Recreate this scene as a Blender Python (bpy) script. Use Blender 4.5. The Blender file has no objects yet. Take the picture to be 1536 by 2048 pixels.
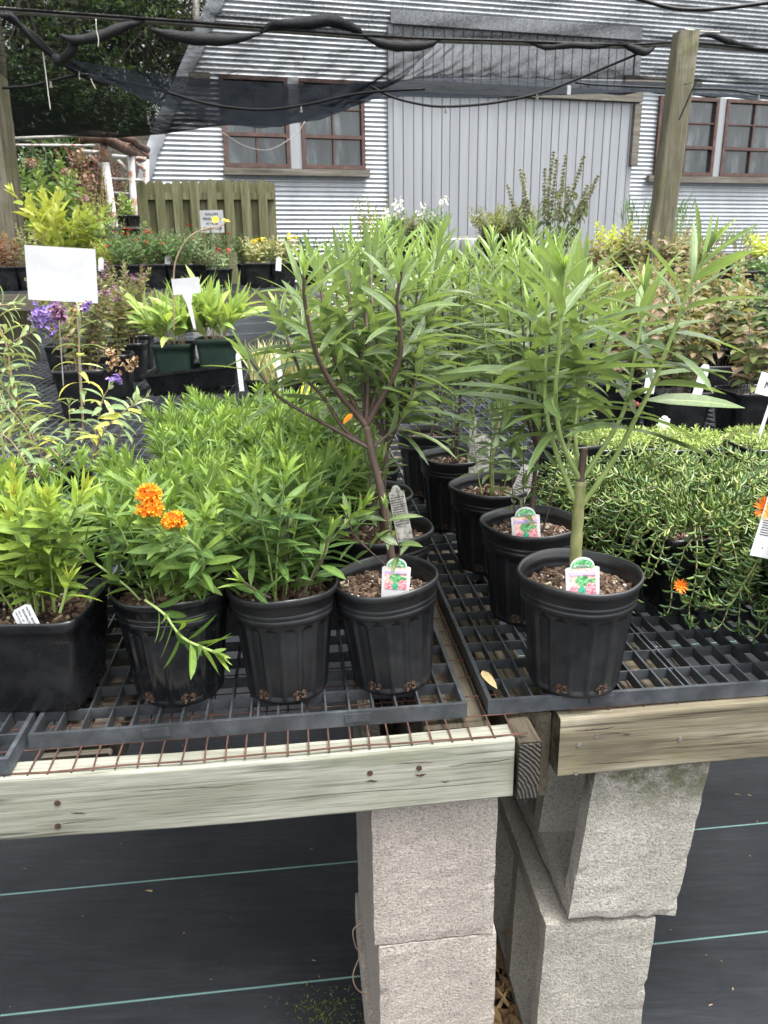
import bpy, math, random
import numpy as np
from math import sin, cos, pi, radians
from mathutils import Vector, Matrix
random.seed(7); np.random.seed(7)
SC = bpy.context.scene; COL = SC.collection

# ------------------------------------------------------------------ camera
F = 1560.0; H = 1.30
_u = np.array([-.01345, .954, .2997]); _u /= np.linalg.norm(_u)
_f = np.array([0, 0, -1.]) - np.dot([0, 0, -1.], _u)*_u; _f /= np.linalg.norm(_f)
_r = np.cross(_f, _u)
CM = np.array([_r, _f, _u])
cam = bpy.data.cameras.new('camera'); camo = bpy.data.objects.new('camera', cam); COL.objects.link(camo)
camo.matrix_world = Matrix.Translation((0, 0, H)) @ Matrix([list(map(float, row)) for row in CM]).to_4x4()
cam.sensor_fit = 'AUTO'; cam.sensor_width = 36; cam.lens = 36*F/2048
cam.clip_start = .02; cam.clip_end = 500
cam.dof.use_dof = True; cam.dof.focus_distance = 1.15; cam.dof.aperture_fstop = 16.0
SC.camera = camo
def ray(x, y): return CM @ np.array([(x-768)/F, (1024-y)/F, -1.])
def gz(x, y, z):
    d = ray(x, y); return np.array([0, 0, H]) + d*((z-H)/d[2])
def at(x, y, Y):
    d = ray(x, y); return np.array([0, 0, H]) + d*(Y/d[1])

# ------------------------------------------------------------------ light
W = bpy.data.worlds.new('World'); SC.world = W; W.use_nodes = True
nt = W.node_tree; bg = nt.nodes['Background']
sky = nt.nodes.new('ShaderNodeTexSky'); sky.sky_type = 'NISHITA'; sky.sun_disc = False
SUN_EL, SUN_AZ = radians(70), radians(120)     # azimuth measured from +Y towards +X
sky.sun_elevation = SUN_EL; sky.sun_rotation = SUN_AZ
sky.air_density = 1.0; sky.dust_density = 4.0; sky.ozone_density = 1.0
hs = nt.nodes.new('ShaderNodeHueSaturation'); hs.inputs['Saturation'].default_value = .08; hs.inputs['Value'].default_value = 1.0
nt.links.new(sky.outputs[0], hs.inputs['Color']); nt.links.new(hs.outputs[0], bg.inputs[0])
bg.inputs[1].default_value = .15
sl = bpy.data.lights.new('sun', 'SUN'); sl.energy = 1.3; sl.angle = radians(20); sl.color = (1, .97, .92)
so = bpy.data.objects.new('sun', sl); COL.objects.link(so)
sd = Vector((sin(SUN_AZ)*cos(SUN_EL), cos(SUN_AZ)*cos(SUN_EL), sin(SUN_EL)))
so.rotation_euler = sd.to_track_quat('Z', 'Y').to_euler()
SC.view_settings.view_transform = 'Standard'; SC.view_settings.look = 'None'
SC.view_settings.gamma = 1; SC.view_settings.use_curve_mapping = False
SC.view_settings.exposure = 2.15
SC.cycles.max_bounces = 8; SC.cycles.transparent_max_bounces = 24
SC.cycles.use_adaptive_sampling = True
try: SC.cycles.use_denoising = True
except Exception: pass

# ------------------------------------------------------------------ materials
def newmat(name):
    m = bpy.data.materials.new(name); m.use_nodes = True
    n = m.node_tree; n.nodes.clear()
    out = n.nodes.new('ShaderNodeOutputMaterial'); p = n.nodes.new('ShaderNodeBsdfPrincipled')
    n.links.new(p.outputs[0], out.inputs[0]); return m, n, p, out
def ramp(n, stops, src):
    r = n.nodes.new('ShaderNodeValToRGB'); el = r.color_ramp.elements
    while len(el) < len(stops): el.new(.5)
    for e, (pos, c) in zip(el, stops):
        e.position = pos; e.color = (c[0], c[1], c[2], 1) if not isinstance(c, (int, float)) else (c, c, c, 1)
    n.links.new(src, r.inputs[0]); return r.outputs[0]
def coords(n, scale=(1, 1, 1), kind='Object'):
    tc = n.nodes.new('ShaderNodeTexCoord'); mp = n.nodes.new('ShaderNodeMapping')
    mp.inputs['Scale'].default_value = scale; n.links.new(tc.outputs[kind], mp.inputs[0]); return mp.outputs[0]
def noise(n, vec, scale=5, detail=5, rough=.55, dist=0):
    t = n.nodes.new('ShaderNodeTexNoise'); t.inputs['Scale'].default_value = scale
    t.inputs['Detail'].default_value = detail; t.inputs['Roughness'].default_value = rough
    t.inputs['Distortion'].default_value = dist
    n.links.new(vec, t.inputs['Vector']); return t.outputs['Fac']
def mixc(n, a, b, fac, mode='MIX'):
    m = n.nodes.new('ShaderNodeMix'); m.data_type = 'RGBA'; m.blend_type = mode
    for s, v in ((m.inputs[0], fac), (m.inputs[6], a), (m.inputs[7], b)):
        if isinstance(v, (int, float)): s.default_value = v
        elif isinstance(v, tuple): s.default_value = (*v, 1)
        else: n.links.new(v, s)
    return m.outputs[2]
def math_(n, op, a, b=None, c=None):
    m = n.nodes.new('ShaderNodeMath'); m.operation = op
    for i, v in enumerate((a, b, c)):
        if v is None: continue
        if isinstance(v, (int, float)): m.inputs[i].default_value = v
        else: n.links.new(v, m.inputs[i])
    return m.outputs[0]
def bump(n, p, h, strength=.3, dist=.002):
    b = n.nodes.new('ShaderNodeBump'); b.inputs['Strength'].default_value = strength; b.inputs['Distance'].default_value = dist
    n.links.new(h, b.inputs['Height']); n.links.new(b.outputs[0], p.inputs['Normal'])
def rnd(n):
    return n.nodes.new('ShaderNodeObjectInfo').outputs['Random']
def mottled(name, stops, scale=6, stretch=(1, 1, 1), rough=.6, metal=0, bs=.2, bd=.001, fine=60, spec=.5, detail=6, dist=0):
    m, n, p, o = newmat(name); v = coords(n, stretch)
    f = noise(n, v, scale, detail, .6, dist); n.links.new(ramp(n, stops, f), p.inputs['Base Color'])
    p.inputs['Roughness'].default_value = rough; p.inputs['Metallic'].default_value = metal
    p.inputs['Specular IOR Level'].default_value = spec
    if bs: bump(n, p, noise(n, v, fine, 4, .6), bs, bd)
    return m
def wood(name, stops, moss=0, axis=0, rough=.85, cracks=.5):
    m, n, p, o = newmat(name)
    s = [9, 9, 9]; s[axis] = .7; v = coords(n, tuple(s))
    s2 = [60, 60, 60]; s2[axis] = 1.6; v2 = coords(n, tuple(s2))
    base = ramp(n, stops, noise(n, v, 1.3, 4, .55, 1.6))
    fine = noise(n, v2, 3.0, 5, .7)
    c = mixc(n, base, ramp(n, [(.3, .42), (.5, .95), (.8, 1.2)], fine), 1.0, 'MULTIPLY')
    s3 = [22, 22, 22]; s3[axis] = .9
    cr = ramp(n, [(0, .12), (.36, .25), (.39, 1)], noise(n, coords(n, tuple(s3)), 1.7, 3, .6, .4))
    c = mixc(n, c, cr, cracks, 'MULTIPLY')
    if moss:
        f = ramp(n, [(.5, 0), (.68, 1)], noise(n, coords(n, (1, 1, 1)), 7, 6, .7))
        c = mixc(n, c, (.09, .10, .025), math_(n, 'MULTIPLY', f, moss))
    n.links.new(c, p.inputs['Base Color']); p.inputs['Roughness'].default_value = rough; p.inputs['Specular IOR Level'].default_value = .2
    bump(n, p, fine, .6, .0015)
    return m
def leafmat(name, stops, under=None, trans=.3, rough=.5, mid=(.30, .40, .14), midw=.07, spec=.35, tipc=None):
    """blade colour from a per-leaf random value, paler midrib, paler underside, some light passing through"""
    m, n, p, o = newmat(name)
    a = n.nodes.new('ShaderNodeAttribute'); a.attribute_name = 'leaf'
    sp = n.nodes.new('ShaderNodeSeparateColor'); n.links.new(a.outputs['Color'], sp.inputs[0])
    c = ramp(n, stops, sp.outputs[0])
    v = coords(n, (1, 1, 1)); nz = noise(n, v, 160, 3, .6)
    c = mixc(n, c, ramp(n, [(.3, .8), (.7, 1.15)], nz), 1.0, 'MULTIPLY')
    side = math_(n, 'ABSOLUTE', math_(n, 'SUBTRACT', sp.outputs[2], .5))
    if mid:
        mr = math_(n, 'LESS_THAN', side, midw/2)
        c = mixc(n, c, mid, math_(n, 'MULTIPLY', mr, .6))
    if under:
        g = n.nodes.new('ShaderNodeNewGeometry'); c = mixc(n, c, under, math_(n, 'MULTIPLY', g.outputs['Backfacing'], .55))
    if tipc: c = mixc(n, c, tipc, ramp(n, [(.75, 0), (1, .8)], sp.outputs[1]))
    n.links.new(c, p.inputs['Base Color']); p.inputs['Roughness'].default_value = rough; p.inputs['Specular IOR Level'].default_value = spec
    vein = math_(n, 'SINE', math_(n, 'MULTIPLY', math_(n, 'ADD', math_(n, 'MULTIPLY', sp.outputs[1], 22.), math_(n, 'MULTIPLY', side, -14.)), 6.28))
    bump(n, p, math_(n, 'ADD', math_(n, 'MULTIPLY', vein, .25), nz), .35, .0006)
    if trans:
        t = n.nodes.new('ShaderNodeBsdfTranslucent'); mx = n.nodes.new('ShaderNodeMixShader'); mx.inputs[0].default_value = trans
        n.links.new(mixc(n, c, (1.25, 1.25, .55), 1.0, 'MULTIPLY'), t.inputs[0])
        n.links.new(p.outputs[0], mx.inputs[1]); n.links.new(t.outputs[0], mx.inputs[2]); n.links.new(mx.outputs[0], o.inputs[0])
    return m
def plain(name, c, rough=.5, metal=0, spec=.5):
    m, n, p, o = newmat(name); p.inputs['Base Color'].default_value = (*c, 1)
    p.inputs['Roughness'].default_value = rough; p.inputs['Metallic'].default_value = metal; p.inputs['Specular IOR Level'].default_value = spec
    return m
def attrmat(name, stops, rough=.8, spec=.3, fine=200, bs=.4):
    m, n, p, o = newmat(name)
    a = n.nodes.new('ShaderNodeAttribute'); a.attribute_name = 'leaf'
    sp = n.nodes.new('ShaderNodeSeparateColor'); n.links.new(a.outputs['Color'], sp.inputs[0])
    c = ramp(n, stops, sp.outputs[0]); nz = noise(n, coords(n), fine, 3, .6)
    n.links.new(mixc(n, c, ramp(n, [(.3, .65), (.7, 1.2)], nz), 1, 'MULTIPLY'), p.inputs['Base Color'])
    p.inputs['Roughness'].default_value = rough; p.inputs['Specular IOR Level'].default_value = spec
    bump(n, p, nz, bs, .001)
    return m
M = {}
M['bench_pale'] = wood('pale_bench_wood', [(.25, (.11, .105, .08)), (.42, (.18, .18, .145)), (.55, (.26, .26, .22)), (.63, (.165, .17, .13)), (.8, (.25, .245, .20))], .12, cracks=.75)
M['bench_old'] = wood('old_bench_wood', [(.3, (.06, .052, .036)), (.48, (.15, .13, .09)), (.66, (.33, .30, .24))], .4, cracks=.75)
M['bench_side'] = wood('weathered_bench_wood', [(.25, (.05, .042, .03)), (.5, (.11, .092, .066)), (.75, (.20, .175, .13))], .1, 1, cracks=.8)
M['bench_dark'] = wood('dark_bench_wood', [(.25, (.04, .036, .03)), (.5, (.09, .08, .065)), (.75, (.17, .15, .12))], .3)
M['post'] = wood('post_wood', [(.25, (.06, .056, .036)), (.5, (.125, .115, .08)), (.75, (.22, .20, .16))], .6, 2)
M['fence'] = wood('fence_wood', [(.25, (.055, .058, .03)), (.5, (.115, .113, .06)), (.75, (.20, .185, .125))], .4, 2)
# end grain with growth rings
m, n, p, o = newmat('end_grain'); v = coords(n, (1, 1, 1)); w_ = n.nodes.new('ShaderNodeTexWave'); w_.wave_type = 'RINGS'; w_.rings_direction = 'Y'
w_.inputs['Scale'].default_value = 60; w_.inputs['Distortion'].default_value = 3; w_.inputs['Detail'].default_value = 3; w_.inputs['Detail Scale'].default_value = 2
mp = n.nodes.new('ShaderNodeMapping'); mp.inputs['Location'].default_value = (.05, 0, -.60); n.links.new(v, mp.inputs[0]); n.links.new(mp.outputs[0], w_.inputs[0])
n.links.new(ramp(n, [(0, (.006, .0055, .005)), (.6, (.022, .019, .014)), (1, (.06, .05, .038))], w_.outputs['Fac']), p.inputs['Base Color'])
p.inputs['Roughness'].default_value = .9; bump(n, p, w_.outputs['Fac'], .8, .003); M['endgrain'] = m
def plastic(name, c, rough=.42, dirt=.5, spec=.5):
    m, n, p, o = newmat(name); v = coords(n)
    d = ramp(n, [(.45, 0), (.75, 1)], noise(n, v, 14, 6, .7))
    sp = ramp(n, [(.70, 0), (.73, 1)], noise(n, v, 260, 2, .5))
    cc = mixc(n, c, tuple(min(1, x*2.2+.02) for x in c), math_(n, 'MULTIPLY', d, dirt))
    cc = mixc(n, cc, (.10, .095, .085), math_(n, 'MULTIPLY', sp, .8*dirt))
    cc = mixc(n, cc, (.020, .019, .017), math_(n, 'MULTIPLY', rnd(n), .30*dirt))
    n.links.new(cc, p.inputs['Base Color']); p.inputs['Specular IOR Level'].default_value = spec
    n.links.new(math_(n, 'ADD', math_(n, 'MULTIPLY', d, .2), rough), p.inputs['Roughness'])
    bump(n, p, noise(n, v, 90, 3, .6), .12, .0008)
    return m
M['black'] = plastic('black_pot_plastic', (.0075, .008, .0095), .36, .35)
M['black_far'] = plastic('black_square_pot_plastic', (.005, .0055, .007), .24, .3)
M['gloss'] = plastic('wet_black_pot_plastic', (.005, .0055, .007), .15, .5)
M['green_pot'] = plastic('green_pot_plastic', (.006, .022, .015), .5, .3)
M['grate'] = plastic('grey_black_tray_plastic', (.026, .030, .035), .45, .9)
M['white_pot'] = mottled('white_glazed_pot', [(.4, (.55, .56, .57)), (.6, (.75, .76, .76))], 20, rough=.3)
M['rust'] = mottled('rusty_wire', [(.3, (.03, .013, .009)), (.6, (.075, .032, .019)), (.8, (.12, .065, .04))], 60, rough=.9, bs=.5)
M['soil'] = attrmat('bark_mix', [(0, (.03, .018, .012)), (.35, (.085, .05, .033)), (.65, (.17, .115, .08)), (.85, (.30, .22, .15)), (.93, (.48, .40, .27)), (1, (.66, .62, .55))])
# concrete
def concrete(name, a, b, moss=0):
    m, n, p, o = newmat(name); v = coords(n)
    big = noise(n, v, 7, 5, .6); fine = noise(n, v, 330, 3, .7); mid = noise(n, v, 190, 4, .75)
    c = mixc(n, a, b, ramp(n, [(.35, 0), (.65, 1)], big))
    c = mixc(n, c, ramp(n, [(.30, .35), (.42, .85), (.6, 1.03), (.75, 1.2)], mid), 1, 'MULTIPLY')
    c = mixc(n, c, ramp(n, [(.3, .6), (.5, 1.0), (.7, 1.2)], fine), 1, 'MULTIPLY')
    if moss:
        g = n.nodes.new('ShaderNodeSeparateXYZ'); n.links.new(v, g.inputs[0])
        top = ramp(n, [(0, 0), (1, 1)], math_(n, 'MULTIPLY', math_(n, 'SUBTRACT', g.outputs[2], moss), 14.))
        f = math_(n, 'MULTIPLY', top, ramp(n, [(.38, 0), (.56, 1)], noise(n, v, 24, 6, .75)))
        c = mixc(n, c, (.05, .055, .012), math_(n, 'MULTIPLY', f, .7))
    n.links.new(c, p.inputs['Base Color']); p.inputs['Roughness'].default_value = .95; p.inputs['Specular IOR Level'].default_value = .15
    bump(n, p, math_(n, 'ADD', mid, math_(n, 'MULTIPLY', fine, .5)), .9, .004)
    return m
M['block_warm'] = concrete('warm_grey_block', (.36, .32, .285), (.30, .27, .24))
M['block'] = concrete('grey_block', (.33, .31, .275), (.26, .245, .215))
M['block_moss'] = concrete('grey_block_with_mossy_top', (.35, .33, .295), (.28, .265, .235), .175)
M['block_back'] = concrete('pale_block', (.22, .22, .20), (.30, .30, .28))
# metals
def galv(name, c1, c2, rough, streak=(1, 1, .25), metal=.35):
    m, n, p, o = newmat(name); v = coords(n, streak)
    f = noise(n, v, 2.2, 6, .65); g = noise(n, v, 14, 4, .6)
    c = mixc(n, c1, c2, ramp(n, [(.35, 0), (.7, 1)], f))
    c = mixc(n, c, (.30, .22, .15), math_(n, 'MULTIPLY', ramp(n, [(.62, 0), (.8, 1)], g), .35))
    n.links.new(c, p.inputs['Base Color']); p.inputs['Roughness'].default_value = rough; p.inputs['Metallic'].default_value = metal
    return m
M['corr'] = galv('corrugated_steel', (.40, .42, .44), (.28, .30, .32), .42)
M['door'] = galv('grey_door_sheet', (.19, .20, .212), (.235, .247, .262), .5, (6, 6, .35), .15)
M['flash'] = galv('galvanised_flashing', (.26, .28, .30), (.38, .40, .42), .35, (3, 3, 3), .6)
M['roofm'] = galv('grey_roof_sheet', (.40, .41, .43), (.5, .52, .53), .4)
M['frame'] = mottled('rusty_red_window_paint', [(.35, (.035, .017, .013)), (.6, (.065, .03, .023)), (.8, (.12, .08, .065))], 14, rough=.7)
M['sill'] = wood('weathered_sill', [(.25, (.06, .055, .045)), (.5, (.12, .11, .09)), (.75, (.20, .185, .16))], 0)
m, n, p, o = newmat('painted_reflection_glass'); v = coords(n, (2.5, 2.5, .6))
n.links.new(ramp(n, [(.3, (.006, .009, .011)), (.52, (.022, .030, .034)), (.7, (.09, .105, .11))], noise(n, v, 2.6, 5, .6)), p.inputs['Base Color'])  # dark interior and paler reflection are put into the pane colour
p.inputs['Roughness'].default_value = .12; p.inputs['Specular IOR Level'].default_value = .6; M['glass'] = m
M['whitepaint'] = mottled('chipped_white_paint', [(.38, (.18, .08, .045)), (.46, (.30, .29, .27)), (.7, (.38, .38, .37))], 9, rough=.6)
M['rustpipe'] = mottled('rusty_brown_pipe', [(.3, (.035, .02, .015)), (.6, (.09, .05, .035)), (.8, (.2, .12, .08))], 8, rough=.6, metal=.3)
M['rustpost'] = mottled('rusty_orange_post', [(.3, (.07, .028, .014)), (.5, (.17, .07, .03)), (.62, (.28, .26, .24))], 6, rough=.7)
M['conduit'] = mottled('dull_conduit', [(.3, (.16, .15, .13)), (.7, (.38, .37, .34))], 12, rough=.5, metal=.5)
M['tube'] = plain('black_irrigation_tube', (.006, .006, .007), .5, spec=.25)
M['string'] = plain('pale_twine', (.55, .53, .47), .8)
M['nail'] = mottled('rusty_nail', [(.4, (.025, .011, .008)), (.7, (.055, .025, .016))], 200, rough=.85)
M['nailgrey'] = mottled('grey_nail', [(.4, (.12, .11, .10)), (.7, (.25, .24, .22))], 200, rough=.6, metal=.4)
M['white'] = mottled('white_plastic_sheet', [(.4, (.42, .43, .44)), (.6, (.50, .505, .51))], 9, rough=.45, bs=.05)
M['whitetag'] = mottled('white_tag_plastic', [(.4, (.50, .51, .53)), (.62, (.58, .58, .59))], 40, rough=.4, bs=.05)
M['dirtytag'] = mottled('dirty_tag_plastic', [(.38, (.10, .095, .08)), (.48, (.28, .27, .24)), (.62, (.40, .39, .36))], 130, rough=.6)
M['ink'] = plain('black_ink', (.03, .03, .035), .6)
M['purple_band'] = plain('purple_print', (.48, .36, .72), .4)
M['green_print'] = mottled('green_leaf_print', [(.35, (.03, .12, .05)), (.5, (.08, .32, .12)), (.65, (.30, .55, .28))], 330, rough=.4, bs=0)
M['teal_print'] = mottled('teal_leaf_print', [(.35, (.02, .20, .12)), (.6, (.06, .42, .26))], 300, rough=.4, bs=0)
M['pink_print'] = mottled('pink_flower_print', [(.35, (.30, .04, .09)), (.5, (.62, .22, .28)), (.65, (.82, .52, .46))], 420, rough=.4, bs=0)
M['salmon_print'] = mottled('salmon_flower_print', [(.35, (.62, .20, .20)), (.5, (.80, .48, .42)), (.65, (.82, .66, .50))], 300, rough=.4, bs=0)
M['orange_print'] = mottled('orange_flower_print', [(.35, (.45, .04, .02)), (.5, (.8, .22, .04)), (.65, (.85, .5, .12))], 260, rough=.4, bs=0)
# greens
M['lf_mw'] = leafmat('swamp_milkweed_leaf', [(0, (.055, .090, .032)), (.3, (.085, .135, .044)), (.62, (.135, .20, .056)), (.85, (.23, .35, .08)), (1, (.36, .50, .11))], (.20, .27, .15), .34, .36, spec=.65)
M['lf_bw'] = leafmat('butterfly_weed_leaf', [(0, (.045, .095, .028)), (.35, (.078, .15, .038)), (.7, (.14, .235, .05)), (1, (.28, .40, .065))], (.14, .21, .08), .34, .45)
M['lf_by'] = leafmat('yellow_green_butterfly_weed_leaf', [(0, (.10, .17, .03)), (.35, (.17, .26, .042)), (.7, (.28, .38, .058)), (.92, (.38, .45, .075)), (1, (.42, .36, .07))], (.22, .29, .08), .36, .5)
M['lf_bud'] = leafmat('butterfly_bush_leaf', [(0, (.13, .20, .09)), (.4, (.22, .31, .15)), (.72, (.34, .42, .19)), (.86, (.48, .48, .10)), (.97, (.58, .50, .07)), (1, (.24, .11, .05))], (.42, .46, .34), .3, .6)
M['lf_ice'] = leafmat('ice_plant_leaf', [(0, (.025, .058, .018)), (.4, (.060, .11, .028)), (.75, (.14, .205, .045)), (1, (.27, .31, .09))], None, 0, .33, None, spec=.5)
M['lf_pale'] = leafmat('coneflower_leaf', [(0, (.15, .24, .055)), (.5, (.24, .36, .09)), (.85, (.36, .46, .13)), (1, (.48, .44, .18))], (.34, .42, .17), .35, .55)
M['lf_lime'] = leafmat('lime_leaf', [(0, (.22, .30, .05)), (.5, (.42, .50, .08)), (1, (.66, .66, .16))], (.6, .62, .2), .3, .5)
M['lf_red'] = leafmat('red_tinged_leaf', [(0, (.16, .035, .03)), (.5, (.32, .09, .07)), (.8, (.40, .26, .12)), (1, (.42, .42, .14))], None, .25, .5)
M['lf_dark'] = leafmat('dark_green_leaf', [(0, (.035, .08, .03)), (.5, (.07, .15, .045)), (1, (.14, .24, .06))], (.12, .2, .09), .25, .5)
M['lf_sage'] = leafmat('grey_green_leaf', [(0, (.09, .14, .07)), (.5, (.16, .23, .11)), (1, (.30, .37, .19))], (.28, .33, .22), .2, .7)
M['lf_straw'] = leafmat('straw_and_green_leaf', [(0, (.14, .18, .06)), (.5, (.35, .36, .16)), (1, (.60, .54, .32))], None, .25, .6)
M['lf_dogw'] = leafmat('bronze_shrub_leaf', [(0, (.05, .075, .025)), (.35, (.11, .145, .045)), (.62, (.21, .22, .10)), (.8, (.22, .145, .095)), (1, (.36, .26, .20))], (.30, .28, .19), .3, .55)
M['lf_sedge'] = leafmat('stonecrop_leaf', [(0, (.14, .22, .05)), (.5, (.26, .36, .10)), (1, (.44, .50, .20))], None, .2, .5, None)
M['lf_fern'] = leafmat('olive_fern_leaf', [(0, (.06, .08, .02)), (.5, (.14, .17, .04)), (1, (.30, .28, .07))], None, .25, .6)
M['lf_fall'] = leafmat('fallen_dry_leaf', [(0, (.10, .05, .03)), (.5, (.28, .17, .08)), (1, (.55, .42, .22))], None, .1, .7)
M['lf_maroon'] = leafmat('maroon_leaf', [(0, (.04, .012, .016)), (1, (.16, .05, .05))], None, .2, .5)
M['lf_tree'] = leafmat('tree_leaf', [(0, (.025, .05, .018)), (.5, (.05, .09, .028)), (.85, (.09, .15, .04)), (1, (.16, .22, .06))], None, .25, .5, None)
M['stem_green'] = mottled('green_stem', [(.3, (.16, .22, .06)), (.6, (.26, .34, .11))], 60, (1, 1, .3), .5)
M['stem_ice'] = mottled('pale_trailing_stem', [(.3, (.10, .11, .035)), (.7, (.27, .25, .11))], 90, rough=.6)
M['stem_trunk'] = mottled('green_brown_stem', [(.3, (.13, .13, .045)), (.6, (.22, .23, .09)), (.8, (.28, .24, .12))], 90, (1, 1, .4), .6)
M['stem_brown'] = mottled('purple_brown_stem', [(.3, (.040, .024, .019)), (.6, (.080, .050, .038)), (.8, (.13, .09, .062))], 80, (1, 1, .3), .6)
M['stem_tan'] = mottled('tan_stem', [(.3, (.16, .11, .07)), (.7, (.34, .26, .17))], 60, (1, 1, .3), .7)
M['bark'] = mottled('bark', [(.3, (.03, .026, .02)), (.7, (.10, .085, .065))], 8, (1, 1, .3), .9)
M['fl_orange'] = leafmat('orange_petal', [(0, (.66, .12, .01)), (.5, (.80, .26, .015)), (1, (.84, .42, .03))], None, .2, .5, None)
M['fl_purple'] = leafmat('violet_petal', [(0, (.14, .08, .36)), (.5, (.25, .16, .52)), (1, (.42, .31, .62))], None, .2, .5, None)
M['fl_mauve'] = leafmat('mauve_petal', [(0, (.12, .04, .10)), (.5, (.20, .08, .17)), (1, (.33, .19, .30))], None, .2, .5, None)
M['fl_brown'] = leafmat('spent_flower', [(0, (.16, .09, .05)), (.5, (.30, .19, .10)), (1, (.46, .34, .20))], None, .1, .7, None)
M['fl_pink'] = leafmat('pink_bud', [(0, (.62, .05, .16)), (1, (.80, .18, .30))], None, .1, .5, None)
M['fl_red'] = leafmat('red_petal', [(0, (.55, .02, .02)), (1, (.75, .08, .06))], None, .1, .5, None)
M['fl_yellow'] = leafmat('yellow_petal', [(0, (.80, .58, .02)), (1, (.88, .74, .08))], None, .2, .5, None)
M['fl_white'] = leafmat('white_petal', [(0, (.62, .62, .58)), (1, (.82, .82, .78))], None, .2, .5, None)
M['fl_hyd'] = leafmat('fading_hydrangea_petal', [(0, (.30, .17, .13)), (.5, (.46, .30, .23)), (1, (.58, .48, .34))], None, .2, .6, None)
M['fl_whorl'] = leafmat('dry_whorl', [(0, (.24, .23, .14)), (.5, (.48, .46, .33)), (1, (.68, .67, .55))], None, .1, .8, None)
# shade cloth: a woven net, so denser the flatter one looks along it
def cloth(name, op, c=(.02, .023, .03), wr=(1.2, 9, 1.2), amt=.5):
    m, n, p, o = newmat(name)
    g = n.nodes.new('ShaderNodeNewGeometry'); dt = n.nodes.new('ShaderNodeVectorMath'); dt.operation = 'DOT_PRODUCT'
    n.links.new(g.outputs['Incoming'], dt.inputs[0]); n.links.new(g.outputs['True Normal'], dt.inputs[1])
    ca = math_(n, 'MAXIMUM', math_(n, 'ABSOLUTE', dt.outputs['Value']), .12)
    nz = noise(n, coords(n, wr), 2.4, 6, .65, 1.5)
    k = math_(n, 'MULTIPLY', ramp(n, [(.3, 1-amt), (.5, .85), (.7, 1+amt*.6)], nz), op)
    al = math_(n, 'SUBTRACT', 1.0, math_(n, 'POWER', math_(n, 'SUBTRACT', 1.0, k), math_(n, 'DIVIDE', 1.0, ca)))
    p.inputs['Base Color'].default_value = (*c, 1); p.inputs['Roughness'].default_value = .8; p.inputs['Specular IOR Level'].default_value = .04
    tr = n.nodes.new('ShaderNodeBsdfTransparent'); mx = n.nodes.new('ShaderNodeMixShader')
    n.links.new(al, mx.inputs[0]); n.links.new(tr.outputs[0], mx.inputs[1]); n.links.new(p.outputs[0], mx.inputs[2]); n.links.new(mx.outputs[0], o.inputs[0])
    return m
M['net_dense'] = cloth('folded_black_shade_cloth', .86, (.012, .015, .020), (5, 5, 30), .25)
M['net'] = cloth('black_shade_cloth', .50, (.020, .025, .033), (3, 8, 8), .45)
M['net_light'] = cloth('thin_black_shade_cloth', .27, (.022, .027, .035), (30, 9, 30), .7)
M['net_roll'] = mottled('bunched_black_cloth', [(.3, (.002, .0025, .0035)), (.7, (.007, .008, .011))], 20, (1, 6, 6), .7, bs=.6, bd=.01, fine=30)
# ground cloth
m, n, p, o = newmat('black_ground_fabric'); g = n.nodes.new('ShaderNodeNewGeometry')
A0 = radians(6.3)
def dotp(n, src, vec):
    d = n.nodes.new('ShaderNodeVectorMath'); d.operation = 'DOT_PRODUCT'; n.links.new(src, d.inputs[0]); d.inputs[1].default_value = vec; return d.outputs['Value']
tu = dotp(n, g.outputs['Position'], (cos(A0), sin(A0), 0)); tv = dotp(n, g.outputs['Position'], (-sin(A0), cos(A0), 0))
v0 = 1.468*cos(A0)+.066*sin(A0)
zig = math_(n, 'MULTIPLY', math_(n, 'SINE', math_(n, 'MULTIPLY', tu, 6.28/.006)), .0011)
ph = math_(n, 'FRACT', math_(n, 'ADD', math_(n, 'DIVIDE', math_(n, 'ADD', math_(n, 'SUBTRACT', tv, v0), zig), .3035), .5))
line = math_(n, 'LESS_THAN', math_(n, 'ABSOLUTE', math_(n, 'SUBTRACT', ph, .5)), .0058)
wv = math_(n, 'MULTIPLY', math_(n, 'SINE', math_(n, 'MULTIPLY', tu, 6.28/.0028)), math_(n, 'SINE', math_(n, 'MULTIPLY', tv, 6.28/.0024)))
v = coords(n); big = noise(n, v, 2.5, 6, .65); st = noise(n, coords(n, (2, 22, 1)), 5, 4, .6)
c = mixc(n, (.0085, .0105, .0140), (.024, .027, .031), ramp(n, [(.35, 0), (.7, 1)], big))
c = mixc(n, c, ramp(n, [(.3, .8), (.7, 1.25)], st), 1, 'MULTIPLY')
spk = ramp(n, [(.735, 0), (.75, 1)], noise(n, v, 75, 2, .5))
c = mixc(n, c, (.06, .055, .045), math_(n, 'MULTIPLY', spk, .6))
c = mixc(n, c, (.20, .36, .33), math_(n, 'MULTIPLY', line, .85))
n.links.new(c, p.inputs['Base Color']); p.inputs['Roughness'].default_value = .7; p.inputs['Specular IOR Level'].default_value = .3; bump(n, p, math_(n, 'ADD', math_(n, 'MULTIPLY', wv, .12), math_(n, 'MULTIPLY', noise(n, coords(n, (1.2, 5, 1)), 2.2, 4, .5, .6), 6.0)), .5, .006); M['fabric'] = m

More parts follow.
